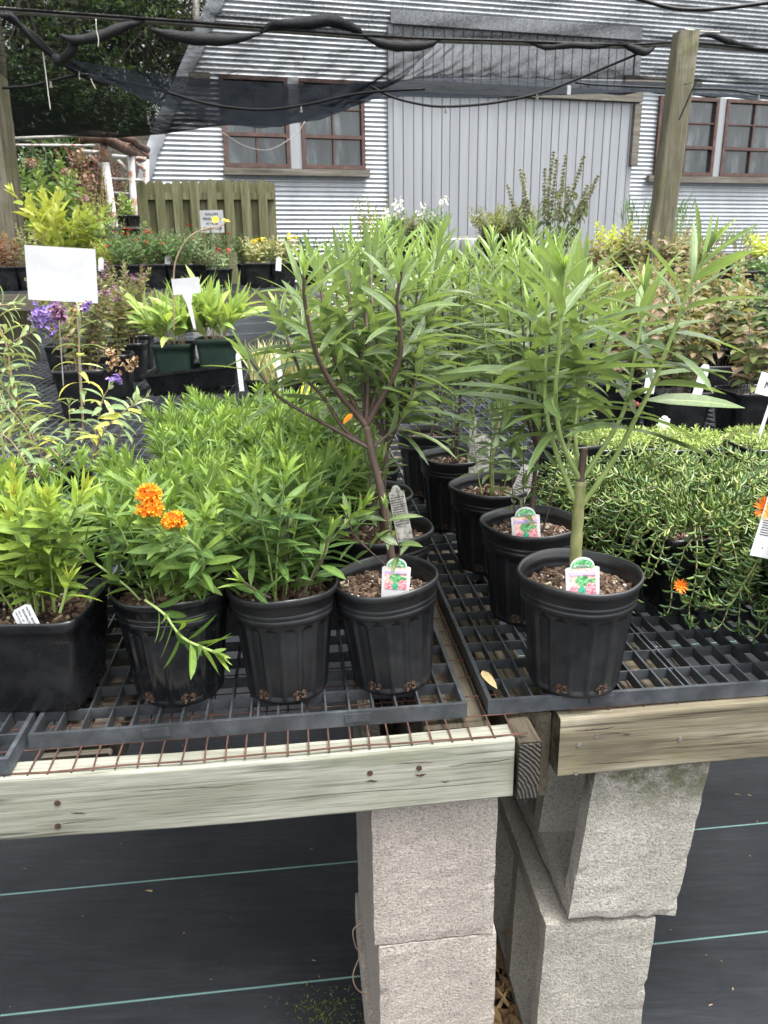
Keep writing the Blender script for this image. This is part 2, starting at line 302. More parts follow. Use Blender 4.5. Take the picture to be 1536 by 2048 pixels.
# ------------------------------------------------------------------ mesh building
class MB:
    """collects verts and faces (with a 'leaf' colour: random, along, across) into one mesh"""
    def __init__(s): s.V = []; s.Fc = []; s.A = []; s.n = 0; s.L = []
    def add(s, V, Fc, A=None):
        V = np.asarray(V, float).reshape(-1, 3); s.V.append(V)
        Fc = [np.asarray(f)+s.n for f in Fc] if not isinstance(Fc, np.ndarray) else list(Fc+s.n)
        s.Fc += Fc; s.A.append(np.tile([.5, .5, .5], (len(V), 1)) if A is None else (np.tile(A, (len(V), 1)) if np.ndim(A) == 1 else A)); s.n += len(V)
    def box(s, x0, x1, y0, y1, z0, z1, A=None, R=None, T=None):
        V = np.array([(x, y, z) for x in (x0, x1) for y in (y0, y1) for z in (z0, z1)], float)
        if R is not None: V = V @ np.asarray(R).T
        if T is not None: V = V+np.asarray(T)
        s.add(V, [(0, 1, 3, 2), (4, 6, 7, 5), (0, 4, 5, 1), (2, 3, 7, 6), (0, 2, 6, 4), (1, 5, 7, 3)], A)
    def tube(s, P, r, k=6, A=None, cap=True):
        P = np.asarray(P, float); m = len(P); r = np.broadcast_to(np.asarray(r, float), (m,)) if np.ndim(r) else np.full(m, r)
        T = np.gradient(P, axis=0); T /= np.linalg.norm(T, axis=1)[:, None]+1e-12
        a = np.array([0, 0, 1.]) if abs(T[0][2]) < .9 else np.array([1., 0, 0]); N = np.cross(T[0], a); N /= np.linalg.norm(N)
        V = []
        for i in range(m):
            N = N-T[i]*np.dot(N, T[i]); N /= np.linalg.norm(N)+1e-12; B = np.cross(T[i], N)
            for j in range(k):
                t = 2*pi*j/k; V.append(P[i]+r[i]*(cos(t)*N+sin(t)*B))
        Fc = [(i*k+j, i*k+(j+1) % k, (i+1)*k+(j+1) % k, (i+1)*k+j) for i in range(m-1) for j in range(k)]
        if cap: Fc += [tuple(range(k))[::-1], tuple((m-1)*k+j for j in range(k))]
        s.add(V, Fc, A)
    def leaf(s, P, D, N, L, Wd, droop=.4, fold=.35, tint=.5, roll=0):
        s.L.append((*P, *D, *N, L, Wd, droop, fold, tint))
    def flush(s, seg=5, prof=(.55, .8)):
        if not s.L: return s
        a = np.array(s.L); s.L = []; q = len(a)
        P, D, N = a[:, 0:3], a[:, 3:6], a[:, 6:9]; L, Wd, b, fo, ti = a[:, 9], a[:, 10], a[:, 11], a[:, 12], a[:, 13]
        D /= np.linalg.norm(D, axis=1)[:, None]; N = N-D*np.sum(N*D, 1)[:, None]; N /= np.linalg.norm(N, axis=1)[:, None]+1e-9
        S = np.cross(D, N); b = np.where(abs(b) < 1e-3, 1e-3, b)
        tw = np.random.normal(0, .36, q); sb = np.random.normal(0, .10, q); t = np.linspace(0, 1, seg+1); w = t**prof[0]*(1-t)**prof[1]; w /= w.max(); w[0] = .12; w[-1] = .02
        V = np.zeros((q, seg+1, 3, 3)); A = np.zeros((q, seg+1, 3, 3))
        for i, tt in enumerate(t):
            c = P+(L/b*np.sin(b*tt))[:, None]*D-(L/b*(1-np.cos(b*tt)))[:, None]*N
            nn = np.cos(b*tt)[:, None]*N+np.sin(b*tt)[:, None]*D; hw = (Wd*w[i]/2)[:, None]
            c = c+(L*sb*tt*tt)[:, None]*S; ct, st_ = np.cos(tw*tt)[:, None], np.sin(tw*tt)[:, None]; S1 = ct*S+st_*nn; nn = ct*nn-st_*S
            V[:, i, 1] = c; e = hw*(np.cos(fo)[:, None]*S1); u_ = hw*np.sin(fo)[:, None]*nn
            V[:, i, 0] = c-e+u_; V[:, i, 2] = c+e+u_
            A[:, i, :, 0] = ti[:, None]; A[:, i, :, 1] = tt; A[:, i, 0, 2] = 0; A[:, i, 1, 2] = .5; A[:, i, 2, 2] = 1
        f = []
        for i in range(seg):
            for j in range(2): k = i*3+j; f.append((k, k+1, k+4, k+3))
        f = np.array(f); Fc = (f[None]+(np.arange(q)*(seg+1)*3)[:, None, None]).reshape(-1, 4)
        s.add(V.reshape(-1, 3), Fc, A.reshape(-1, 3)); return s
    def mesh(s, name, mat, smooth=False, off=None):
        s.flush(); me = bpy.data.meshes.new(name); V = np.concatenate(s.V)
        if off is not None: V = V-np.asarray(off)
        ln = np.array([len(f) for f in s.Fc]); lv = np.concatenate(s.Fc).astype(np.int32)
        me.vertices.add(len(V)); me.vertices.foreach_set('co', V.ravel()); me.loops.add(len(lv)); me.loops.foreach_set('vertex_index', lv)
        me.polygons.add(len(ln)); me.polygons.foreach_set('loop_start', np.concatenate([[0], np.cumsum(ln)[:-1]]).astype(np.int32))
        me.update(calc_edges=True); me.validate()
        me.polygons.foreach_set('use_smooth', np.full(len(me.polygons), bool(smooth)))
        A = np.concatenate(s.A); at_ = me.attributes.new('leaf', 'FLOAT_COLOR', 'POINT')
        at_.data.foreach_set('color', np.hstack([A, np.ones((len(A), 1))]).ravel())
        me.materials.append(mat); return me
    def build(s, name, mat, root=None, world=True, smooth=False, bevel=0, label=None):
        if not s.V and not s.L: return None
        off = None
        if root is not None and world: off = np.array(root.location)
        me = s.mesh(name, mat if not isinstance(mat, str) else M[mat], smooth, off)
        o = bpy.data.objects.new(name, me); COL.objects.link(o)
        if root is not None: o.parent = root
        if bevel:
            b = o.modifiers.new('bevel', 'BEVEL'); b.width = bevel; b.segments = 2; b.limit_method = 'ANGLE'
        if label: o['label'] = label
        return o
def tag(o, label, cat, group=None, kind=None):
    if label: o['label'] = label
    if cat: o['category'] = cat
    if group: o['group'] = group
    if kind: o['kind'] = kind
    return o
def thing(name, loc, label, cat, group=None, rz=0):
    o = bpy.data.objects.new(name, None); COL.objects.link(o); o.location = tuple(map(float, loc)); o.rotation_euler.z = rz
    o.empty_display_size = .05; return tag(o, label, cat, group)
def use(mesh, name, root, loc=(0, 0, 0), rot=(0, 0, 0), sc=(1, 1, 1)):
    o = bpy.data.objects.new(name, mesh); COL.objects.link(o); o.parent = root; o.location = loc; o.rotation_euler = rot; o.scale = sc; return o
def smoothcurve(P, n=8):
    P = np.asarray(P, float)
    if len(P) < 3: return np.array([P[0]*(1-t)+P[-1]*t for t in np.linspace(0, 1, n)])
    Q = np.vstack([2*P[0]-P[1], P, 2*P[-1]-P[-2]]); out = []
    for i in range(1, len(Q)-2):
        for t in np.linspace(0, 1, n, endpoint=False):
            a, b, c, d = Q[i-1], Q[i], Q[i+1], Q[i+2]
            out.append(.5*((2*b)+(-a+c)*t+(2*a-5*b+4*c-d)*t*t+(-a+3*b-3*c+d)*t**3))
    out.append(P[-1]); return np.array(out)
def rotz(a): return np.array([[cos(a), -sin(a), 0], [sin(a), cos(a), 0], [0, 0, 1.]])
U = random.uniform; G = random.gauss
UP = np.array([0, 0, 1.])
def perp(T):
    a = np.array([1., 0, 0]) if abs(T[0]) < .8 else np.array([0, 1., 0]); N = np.cross(T, a); N /= np.linalg.norm(N); return N, np.cross(T, N)
def arclen(C):
    d = np.r_[0, np.cumsum(np.linalg.norm(np.diff(C, axis=0), axis=1))]; return d
def sample(C, d, s):
    p = np.array([np.interp(s, d, C[:, k]) for k in range(3)]); q = np.array([np.interp(min(s+.01*d[-1], d[-1]), d, C[:, k]) for k in range(3)]); r_ = np.array([np.interp(max(s-.01*d[-1], 0), d, C[:, k]) for k in range(3)])
    T = q-r_; return p, T/(np.linalg.norm(T)+1e-12)
def leafy(mb, C, start, gap, L, Wd, elev=65, tip_elev=22, droop=.5, mode='opp', tipL=.45, tint=(.1, .6), tiptint=.9, jit=.15, fold=.35, tips=5, shrink=.25, grow=1.0):
    """leaves along a stem curve: opposite pairs, or a spiral; shorter, paler and steeper towards the tip"""
    d = arclen(C); tot = d[-1]; s = start*tot; k = 0; ph = U(0, 6.28)
    while s < tot:
        f = (s/tot-start)/(1-start+1e-9); p, T = sample(C, d, s); N1, N2 = perp(T)
        g = max(0, (f-(1-shrink))/shrink) if shrink else 0
        ln = L*(grow+(1-grow)*min(1, f*3))*(1-(1-tipL)*g)
        for j in range(2 if mode == 'opp' else 1):
            a = ph+(k*pi/2+j*pi if mode == 'opp' else k*2.399)+G(0, jit)
            R = cos(a)*N1+sin(a)*N2; el = radians(elev+(tip_elev-elev)*g**.8+G(0, 8))
            D = cos(el)*T+sin(el)*R; Nn = sin(el)*T-cos(el)*R+G(0, .25)*np.cross(T, R)
            tt = tint[0]+(tint[1]-tint[0])*random.random(); tt += (tiptint-tt)*g**1.2*.9
            mb.leaf(p+R*.001, D, Nn, ln*U(.82, 1.12), Wd*(ln/L)**.95*U(.8, 1.15), droop*U(.4, 1.5)*(1-.5*g), fold*U(.5, 1.3), min(1, max(0, tt)))
        k += 1; s += gap*U(.8, 1.2)*(1-.55*g)
    p, T = C[-1], C[-1]-C[-2]; T = T/np.linalg.norm(T); N1, N2 = perp(T)
    for i in range(tips):
        a = U(0, 6.28); R = cos(a)*N1+sin(a)*N2; el = radians(U(4, 26))
        mb.leaf(p, cos(el)*T+sin(el)*R, sin(el)*T-cos(el)*R, L*tipL*U(.5, 1.0), Wd*.34*U(.7, 1.1), .2, .5, min(1, tiptint*U(.9, 1.1)))
def arch(base, h, az, lean, bend=.5, n=8, wob=.004):
    """a stem rising from base, leaning more towards its end"""
    P = [np.array(base, float)]; a = lean*.3
    for i in range(n-1):
        a += lean*bend*1.4/(n-1); st = h/(n-1)
        P.append(P[-1]+st*np.array([sin(a)*cos(az)+G(0, wob), sin(a)*sin(az)+G(0, wob), cos(a)]))
    return np.array(P)
def clump(lf, st, base, n, h, spread, r0=.03, hv=.2, sr=.0016, az0=0, az1=6.283, **kw):
    tips = []
    for i in range(n):
        az = U(az0, az1); rr = r0*math.sqrt(random.random()); b = np.array(base)+[rr*cos(az), rr*sin(az), 0]
        hh = h*U(1-hv, 1+hv); C = arch(b, hh, az+G(0, .4), spread*U(.15, 1.1))
        if st is not None: st.tube(C, np.linspace(sr, sr*.5, len(C)), 5, cap=False)
        leafy(lf, C, **kw); tips.append(C)
    return tips
def blob(mb, c, r, k=8, tint=.5, sq=(1, 1, 1)):
    V = []; Fc = []; m = max(3, k//2)
    for i in range(m+1):
        t = pi*i/m
        for j in range(k): V.append(np.array(c)+r*np.array([sin(t)*cos(2*pi*j/k)*sq[0], sin(t)*sin(2*pi*j/k)*sq[1], cos(t)*sq[2]])*U(.92, 1.08))
    for i in range(m):
        for j in range(k): Fc.append((i*k+j, i*k+(j+1) % k, (i+1)*k+(j+1) % k, (i+1)*k+j))
    mb.add(V, Fc, np.array([tint, .5, .5]))
def petals(mb, c, nrm, n, L, Wd, el=70, tint=(0, 1), droop=.3):
    nrm = np.array(nrm, float); nrm /= np.linalg.norm(nrm); N1, N2 = perp(nrm); a0 = U(0, 6)
    for i in range(n):
        a = a0+2*pi*i/n; R = cos(a)*N1+sin(a)*N2; e = radians(el+G(0, 6))
        mb.leaf(c, cos(e)*nrm+sin(e)*R, sin(e)*nrm-cos(e)*R, L*U(.85, 1.1), Wd, droop, .2, U(*tint))

# ------------------------------------------------------------------ ground
def gh(x, y):
    t = min(1, max(0, (y-5.0)/3.2)); return .85*t*t*(3-2*t)
mb = MB(); xs = np.r_[-120, -40, -15, -6, np.linspace(-3, 4, 8), 8, 16, 40, 120]; ys = np.r_[-30, -5, np.linspace(0, 10, 26), 14, 22, 40, 90, 300]
mb.add([(x, y, gh(x, y)) for y in ys for x in xs], [(j*len(xs)+i, j*len(xs)+i+1, (j+1)*len(xs)+i+1, (j+1)*len(xs)+i) for j in range(len(ys)-1) for i in range(len(xs)-1)])
tag(mb.build('ground', 'fabric'), 'black woven ground fabric with pale green stitched stripes', 'ground', kind='structure')

# ------------------------------------------------------------------ metal building
WA = radians(15.5); W0 = at(783, 480, 10.5); W0[2] = 0
bld = thing('metal_building', (W0[0], W0[1], 0), 'arch roofed corrugated metal building with grey sliding door and red window frames', 'building', rz=WA)
half = [(-3.25, .6), (-3.2, 1.2), (-3.1, 1.9), (-2.97, 2.34), (-2.78, 2.78), (-2.56, 3.18), (-2.2, 3.84), (-2.04, 4.13), (-1.5, 4.85), (-.8, 5.5), (.2, 6.05), (1.67, 6.35)]
hz = [p_[1] for p_ in half]; hx = [p_[0] for p_ in half]
def edge(z): return float(np.interp(z, hz, hx))
WIN = [(-2.02, -1.26), (-1.10, -.34), (3.72, 4.62), (4.76, 5.70), (6.2, 7.1)]
ZS, ZT = 2.45, 3.40
D0, D1 = .02, 3.30
wins = [w for w in WIN if w[0] < 6]
mb = MB(); pitch = .053; nseg = 8
zz = np.arange(.5, 6.3, pitch/nseg); cuts = sorted([D0, D1]+[c for w in wins for c in w])
def holes(s0, s1, z):
    c = (s0+s1)/2
    if D0 < c < D1 and z < 4.12: return True
    return any(w[0] < c < w[1] and ZS < z < ZT for w in wins)
V = []; rows = []
for z in zz:
    e = edge(z); er = 4.1-e+.0; wv = .0085*cos(2*pi*z/pitch); sag = .002*sin(z*3)
    S_ = [e]+[max(e, min(er, c)) for c in cuts]+[er]
    rows.append((len(V), S_)); V += [(s_, wv+sag, z) for s_ in S_]
Fc = []
for i in range(len(rows)-1):
    a, S_ = rows[i]; b, S2 = rows[i+1]; zm = (zz[i]+zz[i+1])/2
    for j in range(len(S_)-1):
        if S_[j+1]-S_[j] < 1e-6 and S2[j+1]-S2[j] < 1e-6: continue
        if holes(S_[j], S_[j+1], zm): continue
        Fc.append((a+j, a+j+1, b+j+1, b+j))
mb.add(V, Fc); mb.build('wall', 'corr', bld, False, True)
mb = MB()   # arched roof behind the end wall
prof = half+[(4.1-x, z) for x, z in half[::-1]]
V = [(x, y, z+.02) for y in (-.04, 14) for x, z in prof]; k = len(prof)
mb.add(V, [(i, i+1, k+i+1, k+i) for i in range(k-1)]); mb.build('roof', 'roofm', bld, False)
mb = MB()   # edge flashing
pp = smoothcurve([(x, 0, z) for x, z in half], 6); V = []
for i, q in enumerate(pp):
    w = .10+.012*sin(i*1.7); V += [(q[0]-.035, -.055+.005*sin(i*2.3), q[2]+.03), (q[0]+w*.45, -.05+.008*sin(i*3.1), q[2]-.004), (q[0]+w, -.03, q[2]-.03)]
mb.add(V, [(i*3+j, i*3+j+1, i*3+j+4, i*3+j+3) for i in range(len(pp)-1) for j in range(2)]); mb.build('edge_flashing', 'flash', bld, False, True)
# window frames and opaque panes; the dark interior is painted in the pane colour
for (a, b) in wins:
    f = MB(); w = .035
    f.box(a-.01, b+.01, -.05, .03, ZS-.01, ZS+w); f.box(a-.01, b+.01, -.05, .03, ZT-w, ZT+.01)
    f.box(a-.01, a+w, -.048, .03, ZS+w, ZT-w); f.box(b-w, b+.01, -.048, .03, ZS+w, ZT-w)
    zm = ZS+.345; f.box(a+w, b-w, -.045, .02, zm-.02, zm+.02); c = (a+b)/2
    f.box(c-.010, c+.010, -.03, .01, ZS+w, zm-.02); f.box(c-.010, c+.010, -.03, .01, zm+.02, ZT-w)
    zq = (zm+ZT)/2; f.box(a+w, c-.01, -.028, .008, zq-.009, zq+.009); f.box(c+.01, b-w, -.028, .008, zq-.009, zq+.009)
    wo = f.build('window', 'frame', bld, False)
    g = MB(); g.box(a+.02, b-.02, .004, .012, ZS+.02, ZT-.02); g.build('pane', 'glass', wo, False)
f = MB(); f.box(WIN[0][0]-.03, WIN[1][1]+.05, -.10, -.02, ZS-.095, ZS-.02); f.build('window_sill', 'sill', bld, False)
f = MB(); f.box(WIN[2][0]-.12, WIN[3][1]+.05, -.10, -.02, ZS-.10, ZS-.02); f.build('window_sill', 'sill', bld, False)
f = MB(); f.box(WIN[0][1]+.012, WIN[1][0]-.012, -.03, .01, ZS-.02, ZT+.02); f.build('mullion_panel', 'door', bld, False)
f = MB(); f.box(WIN[2][1]+.012, WIN[3][0]-.012, -.03, .01, ZS-.02, ZT+.02); f.build('mullion_panel', 'door', bld, False)
# sliding door: vertical sheets with narrow grooves between
def panel(x0, x1, z0, z1, y, name, mat):
    f = MB(); x = x0; k = 0; pat = [.125, .135, .115]
    while x < x1-.01:
        w = min(pat[k % 3]+U(-.006, .006), x1-x); f.box(x+.004+.004*(k % 2), x+w-.007, y-.016+U(0, .003), y, z0, z1); x += w; k += 1
    f.box(x0, x1, y+.0005, y+.02, z0, z1); return f.build(name, mat, bld, False)
panel(D0, D1, .55, 3.30, -.045, 'sliding_door', 'door')
panel(D0+.02, D1-.02, 3.44, 4.02, -.015, 'door_transom', 'door')
f = MB(); f.box(D0-.06, D1+.10, -.12, -.02, 3.305, 3.43); f.build('door_rail', 'sill', bld, False)
f = MB(); f.box(D0-.02, D1+.05, -.07, -.02, 4.025, 4.16); f.box(D0-.06, D0+.0, -.05, -.022, .6, 3.3); f.box(D1+.0, D1+.05, -.05, -.022, .6, 3.3); f.box(D0-.05, D0+.01, -.045, -.02, 3.44, 4.02); f.box(D1-.01, D1+.07, -.045, -.02, 3.44, 4.02); f.build('door_trim', 'door', bld, False)
f = MB(); f.box(D1+.0, D1+.10, -.11, -.06, 2.55, 3.28); f.build('wooden_batten', 'sill', bld, False)
f = MB(); f.box(D1-.15, D1+1.0, -.075, -.035, 3.50, 3.62); f.build('wooden_batten', 'sill', bld, False)
f = MB(); f.box(-2.36, -2.13, -.05, -.02, 3.30, 3.42); f.build('wooden_batten', 'sill', bld, False)
f = MB(); f.box(-2.3, -2.2, -.05, -.02, 3.02, 3.1); f.build('wooden_batten', 'sill', bld, False)

# ------------------------------------------------------------------ picket fence in front of the wall
fx = at(272, 360, 9.0); fr = at(548, 362, 9.2); fdir = fr-fx; fa = math.atan2(fdir[1], fdir[0]); flen = float(np.hypot(*fdir[:2]))
fen = thing('picket_fence', (fx[0], fx[1], .75), 'mossy green wooden shadowbox fence against the corrugated wall', 'fence', rz=fa)
zt = float(fx[2])-.75; pk = .098
for row, (y0, z_) in enumerate(((0, 0), (.06, -.01))):
    k = 0
    while True:
        x = k*2*pk*.93+row*pk*.93
        if x > flen-.02: break
        w = .098; h = zt+z_+U(-.012, .012); b = MB()
        prf = [(0, -.3), (w, -.3), (w, h-.03), (w*.74, h), (w*.26, h), (0, h-.03)]
        V = [(x+a, y0+d_, z) for d_ in (0, .016) for a, z in prf]
        b.add(V, [tuple(range(6)), tuple(range(11, 5, -1))]+[(i, (i+1) % 6+0, (i+1) % 6+6, i+6) for i in range(6)])
        b.build('picket', 'fence', fen, False); k += 1
for z in (zt-.16, .12):
    b = MB(); b.box(.0, flen, .018, .056, z-.035, z+.035); b.build('rail', 'fence', fen, False)
b = MB(); b.box(-.10, -.005, .0, .09, -.3, zt-.01); b.build('fence_post', 'post', fen, False)

# ------------------------------------------------------------------ benches
def block_mesh(name, L, Wd, Ht, mat, axis=2, seed=0, rough=.00045):
    """hollow block: two cores running through along one axis"""
    rs = random.Random(seed); t = .03; c = (Wd-3*t)/2 if axis != 2 else (L-3*t)/2
    # cross-section in (a,b); extrude along e
    if axis == 2: A_, B_, E_ = L, Wd, Ht
    else: A_, B_, E_ = Wd, Ht, L
    c = (A_-3*t)/2; ac = [0, t, t+c, 2*t+c, 2*t+2*c, A_]; bc = [0, t, B_-t, B_]
    def sub(cs, st):
        o = []
        for i in range(len(cs)-1):
            k = max(1, round((cs[i+1]-cs[i])/st)); o += [cs[i]+(cs[i+1]-cs[i])*j/k for j in range(k)]
        return o+[cs[-1]]
    sa, sb, se = sub(ac, .016), sub(bc, .016), sub([0, E_], .016)
    hole = lambda a, b: (ac[1] < a < ac[2] or ac[3] < a < ac[4]) and bc[1] < b < bc[2]
    idx = {}; V = []; Fc = []
    def vid(i, j, k):
        key = (i, j, k)
        if key not in idx: idx[key] = len(V); V.append([sa[i], sb[j], se[k]])
        return idx[key]
    na, nb, ne = len(sa)-1, len(sb)-1, len(se)-1
    solid = lambda i, j: 0 <= i < na and 0 <= j < nb and not hole((sa[i]+sa[i+1])/2, (sb[j]+sb[j+1])/2)
    for i in range(na):
        for j in range(nb):
            if not solid(i, j): continue
            Fc.append((vid(i, j, 0), vid(i, j+1, 0), vid(i+1, j+1, 0), vid(i+1, j, 0)))
            Fc.append((vid(i, j, ne), vid(i+1, j, ne), vid(i+1, j+1, ne), vid(i, j+1, ne)))
            for k in range(ne):
                if not solid(i-1, j): Fc.append((vid(i, j, k), vid(i, j, k+1), vid(i, j+1, k+1), vid(i, j+1, k)))
                if not solid(i+1, j): Fc.append((vid(i+1, j, k), vid(i+1, j+1, k), vid(i+1, j+1, k+1), vid(i+1, j, k+1)))
                if not solid(i, j-1): Fc.append((vid(i, j, k), vid(i+1, j, k), vid(i+1, j, k+1), vid(i, j, k+1)))
                if not solid(i, j+1): Fc.append((vid(i, j+1, k), vid(i, j+1, k+1), vid(i+1, j+1, k+1), vid(i+1, j+1, k)))
    V = np.array(V)
    ex = ((V[:, 0] < 1e-6) | (V[:, 0] > A_-1e-6)).astype(int)+((V[:, 1] < 1e-6) | (V[:, 1] > B_-1e-6)).astype(int)+((V[:, 2] < 1e-6) | (V[:, 2] > E_-1e-6)).astype(int)
    cen = np.array([A_, B_, E_])/2
    for i in range(len(V)):
        if ex[i] >= 2:
            d = cen-V[i]; d /= np.linalg.norm(d); chip = rs.random()**8*.005+.0018
            V[i] += d*chip
        V[i] += [rs.gauss(0, rough) for _ in range(3)]
    V -= [A_/2, B_/2, 0 if axis == 2 else E_/2]
    if axis == 0: V = V[:, [2, 0, 1]]; V[:, 2] += B_/2     # (E,A,B) -> x,y,z
    b = MB(); b.add(V, [np.array(f) for f in Fc]); return b.mesh(name, M[mat], False)
def beam(name, x0, x1, y0, y1, z0, z1, mat, root, n=24, axis=0, amp=.0016, seed=1):
    """a board with slightly uneven faces and rounded arrises"""
    rs = np.random.RandomState(seed); V = []; r = .003
    
    a0, a1, b0, b1 = (y0, y1, z0, z1) if axis == 0 else (x0, x1, z0, z1)
    q2 = r*.6
    ring = [(a0, b0+r+q2), (a0, b0+r), (a0+r, b0), (a0+r+q2, b0), (a1-r-q2, b0), (a1-r, b0), (a1, b0+r), (a1, b0+r+q2), (a1, b1-r-q2), (a1, b1-r), (a1-r, b1), (a1-r-q2, b1), (a0+r+q2, b1), (a0+r, b1), (a0, b1-r), (a0, b1-r-q2)]
    k = len(ring); L0, L1 = (x0, x1) if axis == 0 else (y0, y1)
    for i in range(n+1):
        t = L0+(L1-L0)*i/n; w = rs.normal(0, amp*.6, 2); bow = .003*sin(i*.31+seed)
        for q in ring:
            e = rs.normal(0, amp*.05, 2); a_, b_ = q[0]+w[0]*.4+e[0], q[1]+bow+e[1]
            V.append((t, a_, b_) if axis == 0 else (a_, t, b_))
    Fc = [(i*k+j, i*k+(j+1) % k, (i+1)*k+(j+1) % k, (i+1)*k+j) for i in range(n) for j in range(k)]
    Fc += [tuple(range(k)), tuple(n*k+j for j in range(k))][::1]
    b = MB(); b.add(V, Fc); o = b.build(name, mat, root, False, True); return o
ZB = .70; ZT_ = .727
Lc = gz(1030, 1480, ZB)                                    # front right corner of the left bench
a6 = radians(6.3)
BL = thing('left_bench', (Lc[0], Lc[1], 0), 'weathered wooden plant bench with pale front board, left side', 'bench', 'nursery plant benches', rz=a6)
beam('front_board', -2.7, 0.0, 0.0, .038, ZB-.092, ZB, 'bench_pale', BL, 60)
beam('side_board', .004, .036, -.002, 4.3, ZB-.092, ZB-.004, 'bench_side', BL, 50, 1, seed=3)
b = MB(); b.box(.0055, .0345, -.0045, -.002, ZB-.09, ZB-.006); b.build('board_end', 'endgrain', BL, False)
for y in (.55, 1.35, 2.2, 3.1, 4.26): beam('cross_board', -2.7, 0.0, y, y+.04, ZB-.09, ZB-.002, 'bench_side', BL, 20, seed=int(y*10))
beam('joist', -.115, -.02, .045, 1.4, ZB-.05, ZB-.004, 'bench_side', BL, 20, 1, seed=6)
beam('joist', -.62, -.53, .045, 1.4, ZB-.06, ZB-.005, 'bench_dark', BL, 20, 1, seed=8)
for px, py in ((115, 1606), (116, 1652), (740, 1546), (838, 1536)):
    p = at(px, py, 1.0); fl = (np.array([cos(a6), sin(a6), 0]), np.array([-sin(a6), cos(a6), 0]))
    d = ray(px, py); o_ = np.array([0, 0, H]); t = np.dot(np.array([Lc[0], Lc[1], 0])-o_, fl[1])/np.dot(d, fl[1]); q = o_+d*t
    s_ = float(np.dot(q-np.array([Lc[0], Lc[1], 0]), fl[0])); b = MB(); b.tube([(s_, -.001, q[2]), (s_, .004, q[2])], .0040, 10); b.build('nail_head', 'nail', BL, False)
Rc = gz(1122, 1437, ZB); a5 = radians(5.9)
BR = thing('right_bench', (Rc[0], Rc[1], 0), 'old brown wooden plant bench with mossy front board, right side', 'bench', 'nursery plant benches', rz=a5)
beam('front_board', 0.0, 2.9, 0.0, .062, ZB-.095, ZB, 'bench_old', BR, 60, seed=12)
beam('side_board', -.040, -.004, .03, 4.2, ZB-.15, ZB-.01, 'bench_side', BR, 50, 1, seed=14)
for y in (.5, 1.2, 2.0, 2.9, 4.1): beam('cross_board', .0, 2.9, y, y+.04, ZB-.09, ZB-.002, 'bench_side', BR, 20, seed=int(y*10))
beam('joist', .11, .20, .07, 1.4, ZB-.05, ZB-.004, 'bench_side', BR, 20, 1, seed=16)
for px, py in ((1158, 1490), (1193, 1472), (1152, 1546), (1360, 1478), (1436, 1472)):
    fl = (np.array([cos(a5), sin(a5), 0]), np.array([-sin(a5), cos(a5), 0])); d = ray(px, py); o_ = np.array([0, 0, H])
    t = np.dot(np.array([Rc[0], Rc[1], 0])-o_, fl[1])/np.dot(d, fl[1]); q = o_+d*t; s_ = float(np.dot(q-np.array([Rc[0], Rc[1], 0]), fl[0]))
    b = MB(); b.tube([(s_, -.0008, q[2]), (s_, .004, q[2])], .0034, 10); b.build('nail_head', 'nailgrey', BR, False)
def cracks(root, spots, mat):
    b = MB()
    for (x, z, L_, w) in spots:      # thin splits along the grain, and knots
        n_ = 14; up = []; dn = []; yy = z
        for i in range(n_+1):
            t = i/n_; yy += G(0, .0005); hw = w*sin(pi*t)**.7*U(.5, 1.1)+.0001; up.append((x+L_*t, -.0034, yy+hw)); dn.append((x+L_*t, -.0034, yy-hw))
        b.add(up+dn, [(i, i+1, n_+2+i, n_+1+i) for i in range(n_)])
    o = b.build('crack', mat, root, False); return o
cracks(BL, [(-.62, ZB-.070, .10, .0006), (-.575, ZB-.052, .02, .0012), (-.30, ZB-.060, .28, .0005), (-.20, ZB-.043, .016, .0016), (-.135, ZB-.040, .016, .0020), (-.10, ZB-.052, .012, .0010), (-.09, ZB-.030, .09, .0008), (-.50, ZB-.030, .16, .0005), (-.16, ZB-.020, .05, .0007)], 'nail')
cracks(BR, [(.02, ZB-.018, .06, .0010), (.05, ZB-.030, .05, .0007), (.12, ZB-.060, .22, .0007), (.03, ZB-.075, .13, .0006), (.30, ZB-.022, .2, .0008), (.22, ZB-.045, .10, .0006), (.42, ZB-.070, .2, .0007), (.09, ZB-.034, .012, .0014)], 'nail')
def loc(root, x, y, z):
    a = root.rotation_euler.z; return (root.location[0]+x*cos(a)-y*sin(a), root.location[1]+x*sin(a)+y*cos(a), root.location[2]+z)
# rusty hardware cloth stapled over the front boards
def wire_mesh(root, x0, x1, y1, name, label, sp=.0268, over=.02, fy=.004, seed=0):
    rs = random.Random(seed); w = MB(); x = x0
    while x < x1:
        j = rs.gauss(0, .0012); w.tube([(x+j, fy, ZB+.0015), (x+j+rs.gauss(0, .001), .03, ZB+.004), (x+j, y1, ZB+.003)], .00115, 5); x += sp*rs.uniform(.94, 1.06)
    P = [(x0+(x1-x0)*i/60, fy+.004+rs.gauss(0, .0012), ZB+.0032+rs.gauss(0, .0006)) for i in range(61)]; w.tube(P, .0013, 5)
    y = .055
    while y < y1: w.tube([(x0, y+rs.gauss(0, .001), ZB+.0045), (x1, y+rs.gauss(0, .002), ZB+.0045)], .001, 5); y += sp*2
    o = w.build(name, 'rust', None); o.location = root.location; o.rotation_euler = root.rotation_euler
    tag(o, label, 'wire mesh', 'wire mesh over the bench boards')
wire_mesh(BL, -2.6, .02, 1.0, 'wire_mesh', 'rusty wire mesh folded over the pale front board of the left bench', seed=2)
wire_mesh(BR, .02, 2.8, 1.0, 'wire_mesh', 'rusty wire mesh folded over the mossy front board of the right bench', sp=.05, fy=.012, seed=5)
